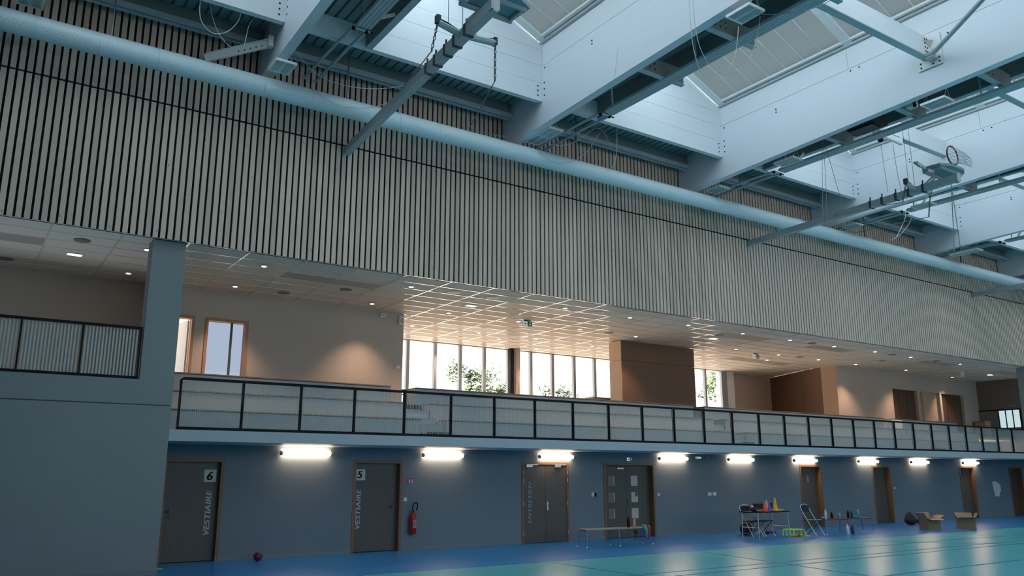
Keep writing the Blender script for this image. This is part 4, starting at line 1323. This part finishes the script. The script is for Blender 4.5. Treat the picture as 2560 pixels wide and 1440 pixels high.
for (x, y), lb in zip(((13.50, 19.20), (24.45, 19.95)), ('hanging below the bright window ceiling', 'hanging right of the veneered block')):
    r = thing('exit_sign', 'green and white exit sign ' + lb, 'exit sign', (x, y, 5.95))
    pictogram(x, y, 5.96, 0.34, 0.15, r)
    MB().box(x - 0.12, x + 0.12, y + 0.005, y + 0.025, 6.112, ZC - 0.003).build('hanger', M['graphite'], r)
for nm, (x0, x1, z0, z1), lb, cat in (('wall_detector', (9.36, 9.50, 5.98, 6.08), 'small white detector box high on the left gallery wall', 'detector'),
                                      ('wall_speaker', (9.93, 10.07, 5.83, 6.05), 'white slotted unit at the top right corner of the left gallery wall', 'speaker')):
    r = thing(nm, lb, cat, (x0, YG, z0))
    MB().box(x0, x1, YG - 0.09, YG - 0.001, z0, z1).build('housing', M['white_plastic'], r)
    MB().box(x0 + 0.025, x1 - 0.025, YG - 0.094, YG - 0.0905, z0 + 0.03, z1 - 0.03).build('front_slot', M['grille'], r)
for (x, y, z), lb in zip(((36.2, 19.7, 5.93), (38.6, 18.0, 5.93)), ('a', 'b')):
    pass
r = thing('ceiling_projector', 'small white twin unit hanging before the brown openings', 'projector', (36.4, 18.6, 5.9))
MB().box(36.3, 36.36, 18.55, 18.65, 5.92, ZC - 0.003).build('stem', M['white_plastic'], r)
MB().box(36.42, 36.48, 18.55, 18.65, 5.92, ZC - 0.003).build('stem', M['white_plastic'], r)

# ------------------------------------------------------------------ bleachers, aisle steps
ROWS = [(17.30, 3.03, 0.87), (18.15, 3.48, 0.87), (19.00, 3.95, 0.50)]
BL = [(3.42, 9.10, 'on the left, nearest the pillar'), (9.80, 19.98, 'in the middle left below the windows'), (20.52, 30.72, 'in the middle right of the balcony'), (31.45, 36.25, 'at the right end of the balcony')]
for a, b, lb in BL:
    r = thing('bleacher_block', 'white stepped bleacher with wooden seat edges ' + lb, 'bleacher', (a, 17.3, ZB1), 0, 'stepped bleachers behind the balcony railing')
    zlow = ZB1
    for i, (y, z, d) in enumerate(ROWS):
        nseg = max(1, round((b - a) / 2.36))
        MB().box(a, b, y, y + d, zlow + 0.002, z - 0.035).build('riser', M['tier'], r)
        for q in range(nseg):
            xa = a + (b - a) * q / nseg
            xb = a + (b - a) * (q + 1) / nseg
            MB().box(xa + 0.004, xb - 0.004, y - 0.03, y + min(d, 0.46), z - 0.026, z).build('seat_board', M['seat_wood'], r)
        zlow = z if i < 2 else zlow
        zlow = ZB1 if i < 2 else ZG
    # white back rim over the last row
    MB().box(a, b, 19.47, 19.50, ZG, 3.955).build('back_panel', M['tier'], r)
for (xa, xb), lb in zip(((9.12, 9.78), (20.0, 20.50), (30.74, 31.43)), ('in the left aisle', 'in the middle aisle', 'in the right aisle')):
    r = thing('aisle_stair', 'short white stair with dark nosings ' + lb, 'stair', (xa, 17.0, ZB1), 0, 'aisle stairs between the bleachers')
    steps = [(17.02, 2.71, 1), (17.40, 2.92, 0), (17.80, 3.10, 0), (18.20, 3.29, 0), (18.60, 3.46, 1)]
    for i, (y, z, dk) in enumerate(steps):
        y1 = steps[i + 1][0] if i + 1 < len(steps) else 19.4
        st = MB().box(xa, xb, y + 0.012, y1, ZB1 + 0.002, z).build('step', M['tier'], r)
        MB().box(xa, xb, y - 0.005, y + 0.011, z - (0.10 if dk else 0.018), z + 0.003).build('nosing', M['step_dark'] if dk else M['tier'], st)
r = thing('white_box', 'small white box standing on the middle tier of the right bleacher block', 'box', (30.36, 18.32, 3.481))
MB().box(30.03, 30.69, 18.21, 18.45, 3.482, 3.80).build('carton', M['white_plastic'], r)
MB().box(30.02, 30.70, 18.20, 18.46, 3.802, 3.82).build('lid', M['white_plastic'], r)

# ------------------------------------------------------------------ balcony railing
def railing(label, x0, n, pitch, y, z0, z1, step=0.038, wid=0.010):
    r = thing('balcony_railing' if n > 5 else 'window_railing', label, 'railing', (x0, y, z0))
    xe = x0 + n * pitch
    MB().tube(smooth([(x0, y, z1 - 0.16), (x0, y, z1 - 0.05), (x0 + 0.05, y, z1), (x0 + 0.15, y, z1)], 4), 0.020, 6).build('rail_bend', M['black'], r)
    MB().box(x0 + 0.05, xe + 0.02, y - 0.035, y + 0.035, z1 - 0.025, z1 + 0.025).build('top_rail', M['black'], r)
    MB().box(x0 - 0.02, xe + 0.02, y - 0.035, y + 0.035, z0, z0 + 0.055).build('bottom_rail', M['black'], r)
    p0 = MB().box(-0.014, 0.014, -0.05, 0.05, z0 + 0.056, z1 - 0.026).build('post', M['black'], r, local=True)
    p0.data.transform(Matrix.Translation((0, 0, -z0)))
    p0.location = (0, 0, 0)
    wi = MB()
    m = int(pitch / step)
    for q in range(1, m):
        wi.box(q * pitch / m - wid / 2, q * pitch / m + wid / 2, -0.002, 0.002, 0.056, z1 - z0 - 0.026)
    w0 = wi.build('wire_infill', M['wire'], r, local=True, kind='stuff')
    for i in range(1, n + 1):
        inst('post', p0, r, (i * pitch, 0, 0))
        if i < n:
            inst('wire_infill', w0, r, (i * pitch, 0, 0))['kind'] = 'stuff'
    return r


railing('long black balcony railing with upright wires in front of the bleachers', 3.47, 28, 1.178, 16.37, 2.572, 3.535)
rl = railing('black framed railing in the wall opening on the left', 0.0 - 3 * 0.967 + 0.75, 5, 0.967, 16.42, 3.465, 4.42, 0.056, 0.030)

# ------------------------------------------------------------------ strip lamps on the recessed wall
LX = [(6.04, 7.21), (9.56, 10.71), (13.06, 14.21), (17.44, 18.63), (20.44, 21.64), (23.68, 24.92), (27.33, 28.55), (30.72, 31.95), (34.50, 35.73)]
LL = ['between the doors marked 6 and 5', 'above the fire extinguisher', 'above the cleaning store door', 'right of the taped double door', 'above the black table', 'above the door behind the grey chair', 'above the plain door left of the black bag', 'above the cardboard boxes', 'at the far right end']
for i, ((a, b), lb) in enumerate(zip(LX, LL)):
    zc = 2.21
    r = thing('strip_lamp', 'lit white tubular wall lamp ' + lb, 'wall lamp', (a, YW, zc), 0, 'tubular lamps in a row on the wall')
    MB().tube([(a + 0.03, YW - 0.075, zc), (b - 0.03, YW - 0.075, zc)], 0.047, 14).build('lamp_tube', M['tube'], r)
    for xx, sg in ((a, 1), (b, -1)):
        MB().tube([(xx - sg * 0.015, YW - 0.075, zc), (xx + sg * 0.028, YW - 0.075, zc)], 0.050, 14).build('end_cap', M['grille'], r)
        MB().box(xx + sg * 0.2 - 0.03, xx + sg * 0.2 + 0.03, YW - 0.028, YW - 0.001, zc - 0.03, zc + 0.03).build('clip', M['grille'], r)

# ------------------------------------------------------------------ wall fittings
r = thing('fire_extinguisher', 'red fire extinguisher hanging beside the door marked 5', 'fire extinguisher', (9.32, YW - 0.10, 0.42))
c = (9.32, YW - 0.10)
MB().lathe([(0.06, 0.37), (0.085, 0.39), (0.085, 0.76), (0.075, 0.81), (0.035, 0.85), (0.03, 0.87)], 18, (c[0], c[1], 0)).build('cylinder', M['red'], r)
MB().lathe([(0.028, 0.87), (0.028, 0.91)], 10, (c[0], c[1], 0)).build('valve', M['graphite'], r)
MB().bar((c[0] - 0.03, c[1], 0.90), (c[0] + 0.15, c[1] - 0.02, 0.925), 0.025, 0.02).build('lever', M['blue_tube'], r)
MB().tube(smooth([(c[0] - 0.01, c[1] - 0.03, 0.89), (c[0] - 0.045, c[1] - 0.05, 0.98), (c[0] - 0.02, c[1] - 0.06, 1.07), (c[0] + 0.05, c[1] - 0.06, 1.09), (c[0] + 0.085, c[1] - 0.05, 1.02), (c[0] + 0.06, c[1] - 0.03, 0.91)]), 0.014, 7).build('hose', M['black'], r)
MB().poly([(c[0] + 0.0870 * math.sin(t), c[1] - 0.0870 * math.cos(t), z) for z in (0.52,) for t in (-0.45, -0.15, 0.15, 0.45, 0.75)] + [(c[0] + 0.0870 * math.sin(t), c[1] - 0.0870 * math.cos(t), 0.70) for t in (0.75, 0.45, 0.15, -0.15, -0.45)]).build('label_plate', M['letter_dim'], r)
MB().box(c[0] - 0.04, c[0] + 0.04, YW - 0.03, YW - 0.001, 0.6, 0.8).build('wall_bracket', M['graphite'], r)
r = thing('fire_sign', 'small red and white extinguisher sign above the fire extinguisher', 'sign', (9.27, YW, 1.5))
MB().box(9.20, 9.345, YW - 0.004, YW - 0.001, 1.535, 1.665).build('sign_plate', M['red'], r)
MB().box(9.20, 9.345, YW - 0.004, YW - 0.001, 1.49, 1.533).build('sign_strip', M['blue_tube'], r)
MB().box(9.225, 9.262, YW - 0.006, YW - 0.0042, 1.55, 1.625).lathe([(0.012, -0.006), (0.012, -0.0042)], 8, (9.243, YW, 1.637), 'y').build('bottle_symbol', M['sign_white'], r)
MB().poly([(9.295, YW - 0.005, 1.548), (9.33, YW - 0.005, 1.548), (9.33, YW - 0.005, 1.65), (9.30, YW - 0.005, 1.61)]).build('flame_symbol', M['sign_white'], r)


def plate(nm, x, z, lb, cat='switch', w=0.08, h=0.08, m='white_plastic', y=None):
    y = YW if y is None else y
    r = thing(nm, lb, cat, (x, y, z))
    MB().box(x - w / 2, x + w / 2, y - 0.012, y - 0.001, z - h / 2, z + h / 2).build('cover_plate', M[m], r)
    MB().box(x - w / 4, x + w / 4, y - 0.016, y - 0.0122, z - h / 4, z + h / 4).build('rocker', M['sign_white'], r)


plate('light_switch', 9.145, 1.17, 'white light switch between the door marked 5 and the extinguisher')
plate('light_switch', 17.42, 1.17, 'white light switch right of the taped double door')
plate('light_switch', 9.97, 4.64, 'white light switch at the right end of the left gallery wall', y=YG)
plate('light_switch', 29.55, 1.25, 'white light switch right of the plain door near the black bag')
plate('wall_socket', 19.58, 1.16, 'left white socket of the pair left of the black table', 'socket', 0.15, 0.09)
plate('wall_socket', 19.80, 1.16, 'right white socket of the pair left of the black table', 'socket', 0.15, 0.09)
r = thing('intercom', 'small grey and black wall unit left of the taped double door', 'intercom', (14.93, YW, 1.2))
MB().box(14.88, 14.965, YW - 0.03, YW - 0.001, 1.15, 1.26).build('cover_plate', M['sign_white'], r)
MB().box(14.972, 15.03, YW - 0.05, YW - 0.001, 1.15, 1.25).build('handset', M['black'], r)
r = thing('exit_sign', 'lit exit sign above the taped double door', 'exit sign', (16.3, YW, 2.12))
pictogram(16.30, YW - 0.034, 2.125, 0.21, 0.105, r)
r = thing('emergency_light', 'small lit emergency lamp right of the fourth tubular lamp', 'emergency lamp', (19.13, YW, 2.2))
MB().box(19.03, 19.25, YW - 0.05, YW - 0.001, 2.215, 2.29).build('lamp_body', M['white_plastic'], r)
MB().box(19.045, 19.235, YW - 0.056, YW - 0.0505, 2.225, 2.27).build('lamp', M['exit_lit'], r)
for x, lb in ((19.56, 'beside the small emergency lamp'), (36.25, 'right of the last tubular lamp')):
    r = thing('motion_sensor', 'small grey ball shaped sensor ' + lb, 'sensor', (x, YW, 2.22))
    MB().box(x - 0.03, x + 0.03, YW - 0.03, YW - 0.001, 2.22, 2.30).build('sensor_base', M['grille'], r)
    MB().ball((x, YW - 0.06, 2.24), 0.035, 10, 6).build('sensor_head', M['letter_dim'], r)
r = thing('wall_poster', 'pale creased paper poster left of the very dark door', 'poster', (37.1, YW, 1.1))
MB().poly([(36.80, YW - 0.004, 1.45), (36.92, YW - 0.004, 0.84), (37.30, YW - 0.004, 0.84), (37.33, YW - 0.012, 0.98), (37.45, YW - 0.02, 1.08), (37.42, YW - 0.02, 1.33), (37.15, YW - 0.006, 1.46)][::-1]).build('paper_sheet', M['sign_white'], r)
MB().box(36.95, 36.97, YW - 0.003, YW - 0.001, 1.1, 1.2).build('tape', M['letter_dim'], r)

# ------------------------------------------------------------------ things on the floor
r = thing('handball', 'small dark red ball on the blue floor right of the door marked 6', 'ball', (5.54, 17.60, 0))
MB().ball((5.54, 17.60, 0.095), 0.093, 18, 12).build('ball_skin', M['maroon'], r)
MB().torus((5.54, 17.60, 0.095), 0.0925, 0.004, (0.3, 0.5, 0.8), 20, 5).build('seam', M['black'], r)
o = MB().tube([(3.345, 16.95, 0.022), (3.57, 16.99, 0.022)], 0.020, 8).build('plastic_baton', M['green_pl'])
tag(o, 'short bright green bar lying at the foot of the pillar', 'baton')


def bench(label, c, rz, L, W, H, top, leg, group):
    r = thing('gym_bench', label, 'bench', (c[0], c[1], 0), rz, group)
    MB().box(-L / 2, L / 2, -W / 2, W / 2, H - 0.022, H).build('bench_top', M[top], r, local=True)
    for x in (-L / 2 + 0.04, 0.0, L / 2 - 0.06):
        for sy in (-1, 1):
            MB().tube(smooth([(x, 0, H - 0.035), (x, sy * (W / 2 - 0.09), H - 0.035), (x, sy * (W / 2 - 0.02), H - 0.075), (x + (0.0 if x < 0.3 else 0.10) - (0.04 if x < -0.3 else 0), sy * (W / 2 + 0.02), 0.02)], 4), 0.014, 7).build('leg', M[leg], r, local=True)
            MB().lathe([(0.018, 0.0), (0.018, 0.03)], 8, (x + (0.0 if x < 0.3 else 0.10) - (0.04 if x < -0.3 else 0), sy * (W / 2 + 0.02), 0)).build('foot_cap', M['white_plastic'], r, local=True)
    return r


bench('wooden bench with bright blue legs in front of the taped double door', (14.20, 16.38), -0.05, 2.05, 0.36, 0.43, 'bench_top', 'blue_tube', 'school benches')
bench('low bench with bottles on it right of the grey folding chair', (23.05, 15.88), -0.02, 2.3, 0.34, 0.43, 'graphite', 'blue_tube', 'school benches')


def bottle(x, y, z, h, rad, m, cap, label):
    r = thing('drink_bottle', label, 'bottle', (x, y, z))
    MB().lathe([(rad * 0.9, 0), (rad, 0.01), (rad, h * 0.66), (rad * 0.75, h * 0.78), (rad * 0.42, h * 0.86)], 12, (x, y, z)).build('bottle_body', M[m], r)
    MB().lathe([(rad * 0.45, h * 0.86), (rad * 0.45, h)], 10, (x, y, z)).build('cap', M[cap], r)
    return r


bottle(14.63, 16.34, 0.43, 0.26, 0.042, 'black', 'black', 'black drink bottle standing on the wooden bench')
bottle(14.83, 16.34, 0.43, 0.24, 0.040, 'pink', 'pink', 'salmon coloured drink bottle standing on the wooden bench')
r = thing('hung_cloth', 'red and teal cloth hanging over the wooden bench', 'cloth', (15.05, 16.2, 0.3))
MB().tube(smooth([(15.02, 16.30, 0.452), (15.03, 16.18, 0.452), (15.03, 16.14, 0.38), (15.05, 16.14, 0.26), (15.02, 16.15, 0.18)]), [0.02, 0.02, 0.03, 0.035, 0.035, 0.035, 0.05, 0.05, 0.055, 0.06, 0.06, 0.06, 0.06, 0.06, 0.06, 0.055, 0.05, 0.05, 0.045, 0.04, 0.04, 0.04, 0.03, 0.02, 0.01], 10).build('teal_cloth', M['teal'], r)
MB().tube(smooth([(15.12, 16.28, 0.452), (15.13, 16.15, 0.452), (15.13, 16.11, 0.36), (15.10, 16.12, 0.25), (15.05, 16.13, 0.14)]), [0.02] * 6 + [0.04] * 13 + [0.03] * 6, 10).build('red_strap', M['red'], r)
r = thing('hung_pouch', 'small dark pouch hanging below the wooden bench', 'pouch', (14.72, 16.16, 0.25))
MB().ball((14.72, 16.17, 0.33), 0.075, 12, 8, (1, 0.5, 0.8)).build('pouch_body', M['black_soft'], r)
MB().tube([(14.70, 16.17, 0.404), (14.71, 16.17, 0.36), (14.70, 16.17, 0.12)], 0.010, 6).build('strap', M['black_soft'], r)

# black table and what is on it
T = (19.50, 15.98)
tz = 0.73
r = thing('folding_table', 'black topped table with thin grey legs carrying training cones', 'table', (T[0], T[1], 0), 0.0)
MB().box(T[0] - 0.70, T[0] + 0.70, T[1] - 0.33, T[1] + 0.33, tz - 0.028, tz).build('table_top', M['black'], r)
for sx in (-1, 1):
    for sy in (-1, 1):
        MB().tube([(T[0] + sx * 0.64, T[1] + sy * 0.28, tz - 0.03), (T[0] + sx * 0.66, T[1] + sy * 0.29, 0.0)], 0.014, 7).build('leg', M['chrome'], r)
    MB().tube([(T[0] + sx * 0.65, T[1] - 0.28, 0.30), (T[0] + sx * 0.65, T[1] + 0.28, 0.30)], 0.010, 6).build('crossbar', M['chrome'], r)


def cone(x, y, z, h, w, m, label):
    r = thing('training_cone', label, 'training cone', (x, y, z), 0, 'training cones on the black table')
    MB().box(x - w / 2, x + w / 2, y - w / 2, y + w / 2, z, z + 0.02).build('cone_base', M[m], r)
    MB().lathe([(w * 0.40, 0.02), (w * 0.22, h * 0.45), (w * 0.10, h * 0.97), (w * 0.08, h)], 14, (x, y, z)).build('cone_body', M[m], r)


cone(19.32, 15.82, tz, 0.26, 0.21, 'orange', 'red orange training cone on the black table')
cone(19.56, 15.84, tz, 0.20, 0.20, 'blue', 'blue training cone between the red and yellow cones')
cone(19.80, 15.84, tz, 0.36, 0.22, 'yellow', 'tall yellow training cone on the black table')
bottle(19.60, 15.98, tz, 0.30, 0.035, 'clear', 'clear', 'clear bottle standing behind the blue cone')
r = thing('equipment_case', 'black case standing behind the cones on the black table', 'case', (19.55, 16.15, tz))
MB().box(19.30, 19.60, 16.08, 16.24, tz + 0.001, tz + 0.20).build('case_body', M['black_soft'], r)
MB().tube(smooth([(19.38, 16.07, tz + 0.19), (19.40, 16.06, tz + 0.23), (19.50, 16.06, tz + 0.23), (19.52, 16.07, tz + 0.19)], 3), 0.010, 6).build('case_handle', M['graphite'], r)
r = thing('sports_bag', 'black bag with pale trim on the left end of the black table', 'bag', (18.98, 15.9, tz))
MB().ball((18.98, 15.90, tz + 0.062), 0.11, 14, 8, (1.5, 1.1, 0.56)).build('bag_body', M['black_soft'], r)
MB().ball((18.92, 15.93, tz + 0.135), 0.035, 8, 6).build('pale_cap', M['sign_white'], r)
MB().bar((18.90, 15.775, tz + 0.035), (19.12, 15.775, tz + 0.045), 0.02, 0.03).build('trim_band', M['letter_dim'], r)
r = thing('paper_stack', 'low pile of papers on the right end of the black table', 'paper', (20.02, 15.9, tz))
MB().box(19.93, 20.12, 15.78, 16.05, tz + 0.001, tz + 0.03).build('paper_pile', M['letter_dim'], r)
MB().box(19.95, 20.11, 15.80, 16.02, tz + 0.031, tz + 0.04).build('top_sheet', M['sign_white'], r)
o = MB().lathe([(0.03, 0.001), (0.03, 0.20), (0.022, 0.22)], 12, (19.99, 16.13, tz)).build('tin', M['black'])
tag(o, 'tall black tin behind the papers on the black table', 'tin')


def folding_chair(label, loc, rz, seat='navy'):
    r = thing('folding_chair', label, 'chair', loc, rz, 'folding chairs')
    for sx in (-0.21, 0.21):
        MB().tube([(sx, 0.20, 0.80), (sx, 0.16, 0.70), (sx, -0.26, 0.01)], 0.013, 7).build('front_leg', M['chrome'], r, local=True)
        MB().tube([(sx * 0.9, -0.20, 0.43), (sx * 0.9, 0.28, 0.01)], 0.012, 7).build('rear_leg', M['graphite'], r, local=True)
    MB().tube(smooth([(-0.21, 0.20, 0.80), (-0.17, 0.215, 0.86), (0.0, 0.22, 0.885), (0.17, 0.215, 0.86), (0.21, 0.20, 0.80)]), 0.013, 7).build('back_tube', M['chrome'], r, local=True)
    MB().tube([(-0.19, 0.26, 0.09), (0.19, 0.26, 0.09)], 0.009, 6).build('stretcher', M['chrome'], r, local=True)
    MB().box(-0.19, 0.19, 0.175, 0.20, 0.66, 0.85).build('backrest', M[seat], r, local=True)
    MB().box(-0.20, 0.20, -0.22, 0.16, 0.425, 0.45).build('seat', M[seat], r, local=True)
    return r


folding_chair('grey folding chair with dark backrest standing right of the lime hurdles', (21.25, 15.73, 0), math.radians(4))
folding_chair('dark folding chair pushed under the black table', (19.84, 16.36, 0), math.radians(2), 'black_soft')
folding_chair('second dark folding chair under the left end of the black table', (19.33, 16.36, 0), math.radians(-2), 'black_soft')
r = thing('sports_bag', 'black bag on the floor behind the black table', 'bag', (19.80, 16.95, 0))
MB().ball((19.80, 16.95, 0.18), 0.19, 14, 9, (1.2, 0.8, 0.94), 0.06).build('bag_body', M['black_soft'], r)
MB().tube(smooth([(19.68, 16.80, 0.28), (19.76, 16.74, 0.36), (19.88, 16.74, 0.36), (19.94, 16.80, 0.28)]), 0.012, 6).build('handle', M['black'], r)
for q, lb in enumerate(('black shoe lying on the floor behind the lime hurdles', 'dark red shoe lying on the floor behind the lime hurdles')):
    r = thing('shoe', lb, 'shoe', (20.62 + q * 0.27, 16.85, 0), 0, 'shoes behind the hurdles')
    MB().ball((20.62 + q * 0.27, 16.85, 0.055), 0.10, 10, 6, (1.2, 0.6, 0.42)).build('upper', M['maroon'] if q else M['black_soft'], r)
    MB().box(20.51 + q * 0.27, 20.73 + q * 0.27, 16.81, 16.89, 0.0, 0.014).build('sole', M['graphite'], r)
# lime hurdles
for q, lb in enumerate(('rearmost', 'second from the back', 'second from the front', 'frontmost')):
    y = 15.98 - q * 0.10
    x = 20.48 + q * 0.03
    o = MB().tube(smooth([(x - 0.24, y, 0.019), (x - 0.22, y + 0.02, 0.13), (x - 0.16, y + 0.03, 0.19), (x + 0.18, y + 0.03, 0.19), (x + 0.26, y + 0.02, 0.13), (x + 0.30, y, 0.019)], 3), 0.019, 6).build('mini_hurdle', M['lime'])
    tag(o, 'low lime hurdle, %s of the four nested beside the black table' % lb, 'hurdle', 'lime hurdles nested on the floor')
for q, lb in enumerate(('leftmost yellow', 'left red', 'middle yellow', 'right red', 'rightmost yellow')):
    o = MB().ball((20.30 + q * 0.104, 15.735, 0.046), 0.05, 10, 6, (1, 0.6, 0.9)).build('marker_dome', M['red'] if q % 2 else M['yellow'])
    tag(o, lb + ' marker dome in the row under the lime hurdles', 'marker', 'marker domes under the hurdles')
o = MB().bar((20.78, 15.62, 0.012), (20.98, 15.66, 0.012), 0.05, 0.02).build('marker_strip', M['lime'])
tag(o, 'small lime strip lying right of the hurdles', 'marker')

BOT = [(22.12, 0.30, 0.038, 'clear', 'clear', 'clear tall bottle at the left end of the low bench'), (22.42, 0.17, 0.04, 'black', 'black', 'short black bottle on the red cloth of the low bench'),
       (22.78, 0.20, 0.06, 'teal', 'teal', 'teal bottle left of the red cone on the low bench'), (23.24, 0.24, 0.036, 'black', 'black', 'slim black bottle in the middle of the low bench'),
       (23.42, 0.24, 0.036, 'navy', 'blue', 'navy bottle right of the slim black one on the low bench'), (23.75, 0.25, 0.05, 'teal', 'clear', 'teal bottle with clear top at the right of the low bench')]
for x, h, rad, m, cp, lb in BOT:
    bottle(x, 15.86, 0.462 if x == 22.42 else 0.43, h, rad, m, cp, lb)
o = MB().box(22.28, 22.60, 15.75, 15.98, 0.431, 0.46).build('folded_cloth', M['red'])
tag(o, 'folded red cloth on the low bench', 'cloth')
o = thing('training_cone', 'small red cone leaning right of the teal bottle on the low bench', 'training cone', (22.93, 15.86, 0.43))
MB().lathe([(0.06, 0.0), (0.05, 0.03), (0.012, 0.17)], 12, (22.93, 15.86, 0.431)).build('cone_body', M['red'], o)
MB().lathe([(0.068, 0.0), (0.068, 0.008)], 12, (22.93, 15.86, 0.4305)).build('cone_base', M['red'], o)
o = MB().ball((23.60, 15.84, 0.470), 0.055, 10, 7, (1.4, 1, 0.7)).build('teal_pouch', M['teal'])
tag(o, 'small teal pouch beside the right teal bottle on the low bench', 'pouch')
o = MB().ball((21.98, 15.86, 0.475), 0.06, 10, 7, (1.3, 1, 0.7)).build('grey_cloth', M['teal'])
tag(o, 'crumpled teal cloth at the left end of the low bench', 'cloth')
bottle(22.55, 15.45, 0.0, 0.30, 0.05, 'clear', 'clear', 'clear large bottle on the floor in front of the low bench')
bottle(22.86, 15.50, 0.0, 0.26, 0.045, 'navy', 'black', 'navy bottle on the floor in front of the low bench')

r = thing('rucksack', 'black rucksack slumped on the floor against the wall left of the cardboard boxes', 'bag', (28.72, 17.05, 0))
MB().ball((28.64, 17.05, 0.15), 0.25, 14, 9, (0.95, 0.8, 0.60), 0.08).build('bag_body', M['black_soft'], r)
MB().lathe([(0.20, 0.16), (0.15, 0.30), (0.08, 0.41), (0.02, 0.45)], 10, (28.58, 17.05, 0)).build('bag_top', M['black_soft'], r)
MB().ball((29.02, 16.9, 0.11), 0.15, 10, 7, (1.2, 0.8, 0.75), 0.08).build('side_pocket', M['black_soft'], r)


def carton(label, loc, rz, w, d, h, flaps):
    r = thing('cardboard_box', label, 'cardboard box', loc, rz, 'open cardboard boxes on the floor')
    t = 0.008
    for nm, bx in (('box_side', (-w / 2, w / 2, -d / 2, -d / 2 + t, 0.002, h)), ('box_side', (-w / 2, w / 2, d / 2 - t, d / 2, 0.002, h)), ('box_side', (-w / 2, -w / 2 + t, -d / 2 + t, d / 2 - t, 0.002, h)),
                   ('box_side', (w / 2 - t, w / 2, -d / 2 + t, d / 2 - t, 0.002, h)), ('box_bottom', (-w / 2 + t, w / 2 - t, -d / 2 + t, d / 2 - t, 0.002, 0.012))):
        MB().box(*bx).build(nm, M['carton'], r, local=True)
    for side, tilt in flaps:
        L = 0.20
        c, s_ = math.cos(tilt) * L, math.sin(tilt) * L
        if side == 'l':
            q = [(-w / 2, -d / 2, h), (-w / 2, d / 2, h), (-w / 2 - c, d / 2, h + s_), (-w / 2 - c, -d / 2, h + s_)]
        elif side == 'r':
            q = [(w / 2, d / 2, h), (w / 2, -d / 2, h), (w / 2 + c, -d / 2, h + s_), (w / 2 + c, d / 2, h + s_)]
        elif side == 'f':
            q = [(w / 2, -d / 2, h), (-w / 2, -d / 2, h), (-w / 2, -d / 2 - c, h + s_), (w / 2, -d / 2 - c, h + s_)]
        else:
            q = [(-w / 2, d / 2, h), (w / 2, d / 2, h), (w / 2, d / 2 + c, h + s_), (-w / 2, d / 2 + c, h + s_)]
        q = [Vector(p) for p in q]
        mb = MB().poly(q).poly([p + Vector((0, 0, 0.006)) for p in reversed(q)])
        for i in range(4):
            j = (i + 1) % 4
            mb.poly([q[j], q[i], q[i] + Vector((0, 0, 0.006)), q[j] + Vector((0, 0, 0.006))])
        mb.build('flap', M['carton_in'], r, local=True)


carton('open cardboard box with raised flaps beside the black rucksack', (26.68, 15.25, 0), math.radians(-20), 0.48, 0.42, 0.36, (('l', 1.0), ('r', 0.5), ('f', -0.2), ('b', 1.1)))
carton('open cardboard box further right near the turquoise court edge', (27.90, 14.72, 0), math.radians(-52), 0.50, 0.42, 0.34, (('l', 1.0), ('r', 1.1), ('f', 0.25), ('b', 1.0)))

# ------------------------------------------------------------------ trees outside
def tree(x, y, z0, z1, rad, m, label, n=900):
    r = thing('garden_tree', label, 'tree', (x, y, 0), 0, 'trees seen through the gallery windows')
    MB().tube([(x, y, 0), (x + 0.2, y, z0), (x, y, z1 * 0.85)], 0.22, 8, True, 0.05).build('trunk', M['bark'], r)
    rn = random.Random(int(x * 10))
    lf = MB()
    blobs = [(Vector((x + rn.uniform(-1, 1) * rad, y + rn.uniform(-1, 1) * rad, z0 + (z1 - z0) * (rn.random() ** 1.3))), rn.uniform(0.35, 0.8)) for _ in range(26)]
    for _ in range(n):
        c, br = rn.choice(blobs)
        p = c + Vector((rn.gauss(0, 1), rn.gauss(0, 1), rn.gauss(0, 1))) * br * 0.6
        u = Vector((rn.uniform(-1, 1), rn.uniform(-1, 1), rn.uniform(-1, 1))).normalized()
        v = u.orthogonal().normalized()
        s_ = rn.uniform(0.08, 0.2)
        lf.poly([p - u * s_, p - v * s_ * 0.5, p + u * s_, p + v * s_ * 0.5])
    lf.build('crown', m, r, kind='stuff')


tree(27.2, 44.5, 4.8, 8.2, 1.9, M['foliage2'], 'pale leafy tree top behind the left window panes', 4200)
tree(35.0, 45.0, 4.5, 7.4, 1.6, M['foliage2'], 'low tree top behind the panes left of the veneered block', 2600)
tree(40.4, 46.5, 4.5, 7.3, 1.0, M['foliage2'], 'low tree top next to the veneered block', 1800)
tree(49.0, 45.0, 3.5, 9.6, 2.2, M['foliage'], 'bright green tree behind the right window pane', 7000)

# wires are only marks of the build: drop the bookkeeping property
for o in bpy.data.objects:
    if '_off' in o:
        del o['_off']
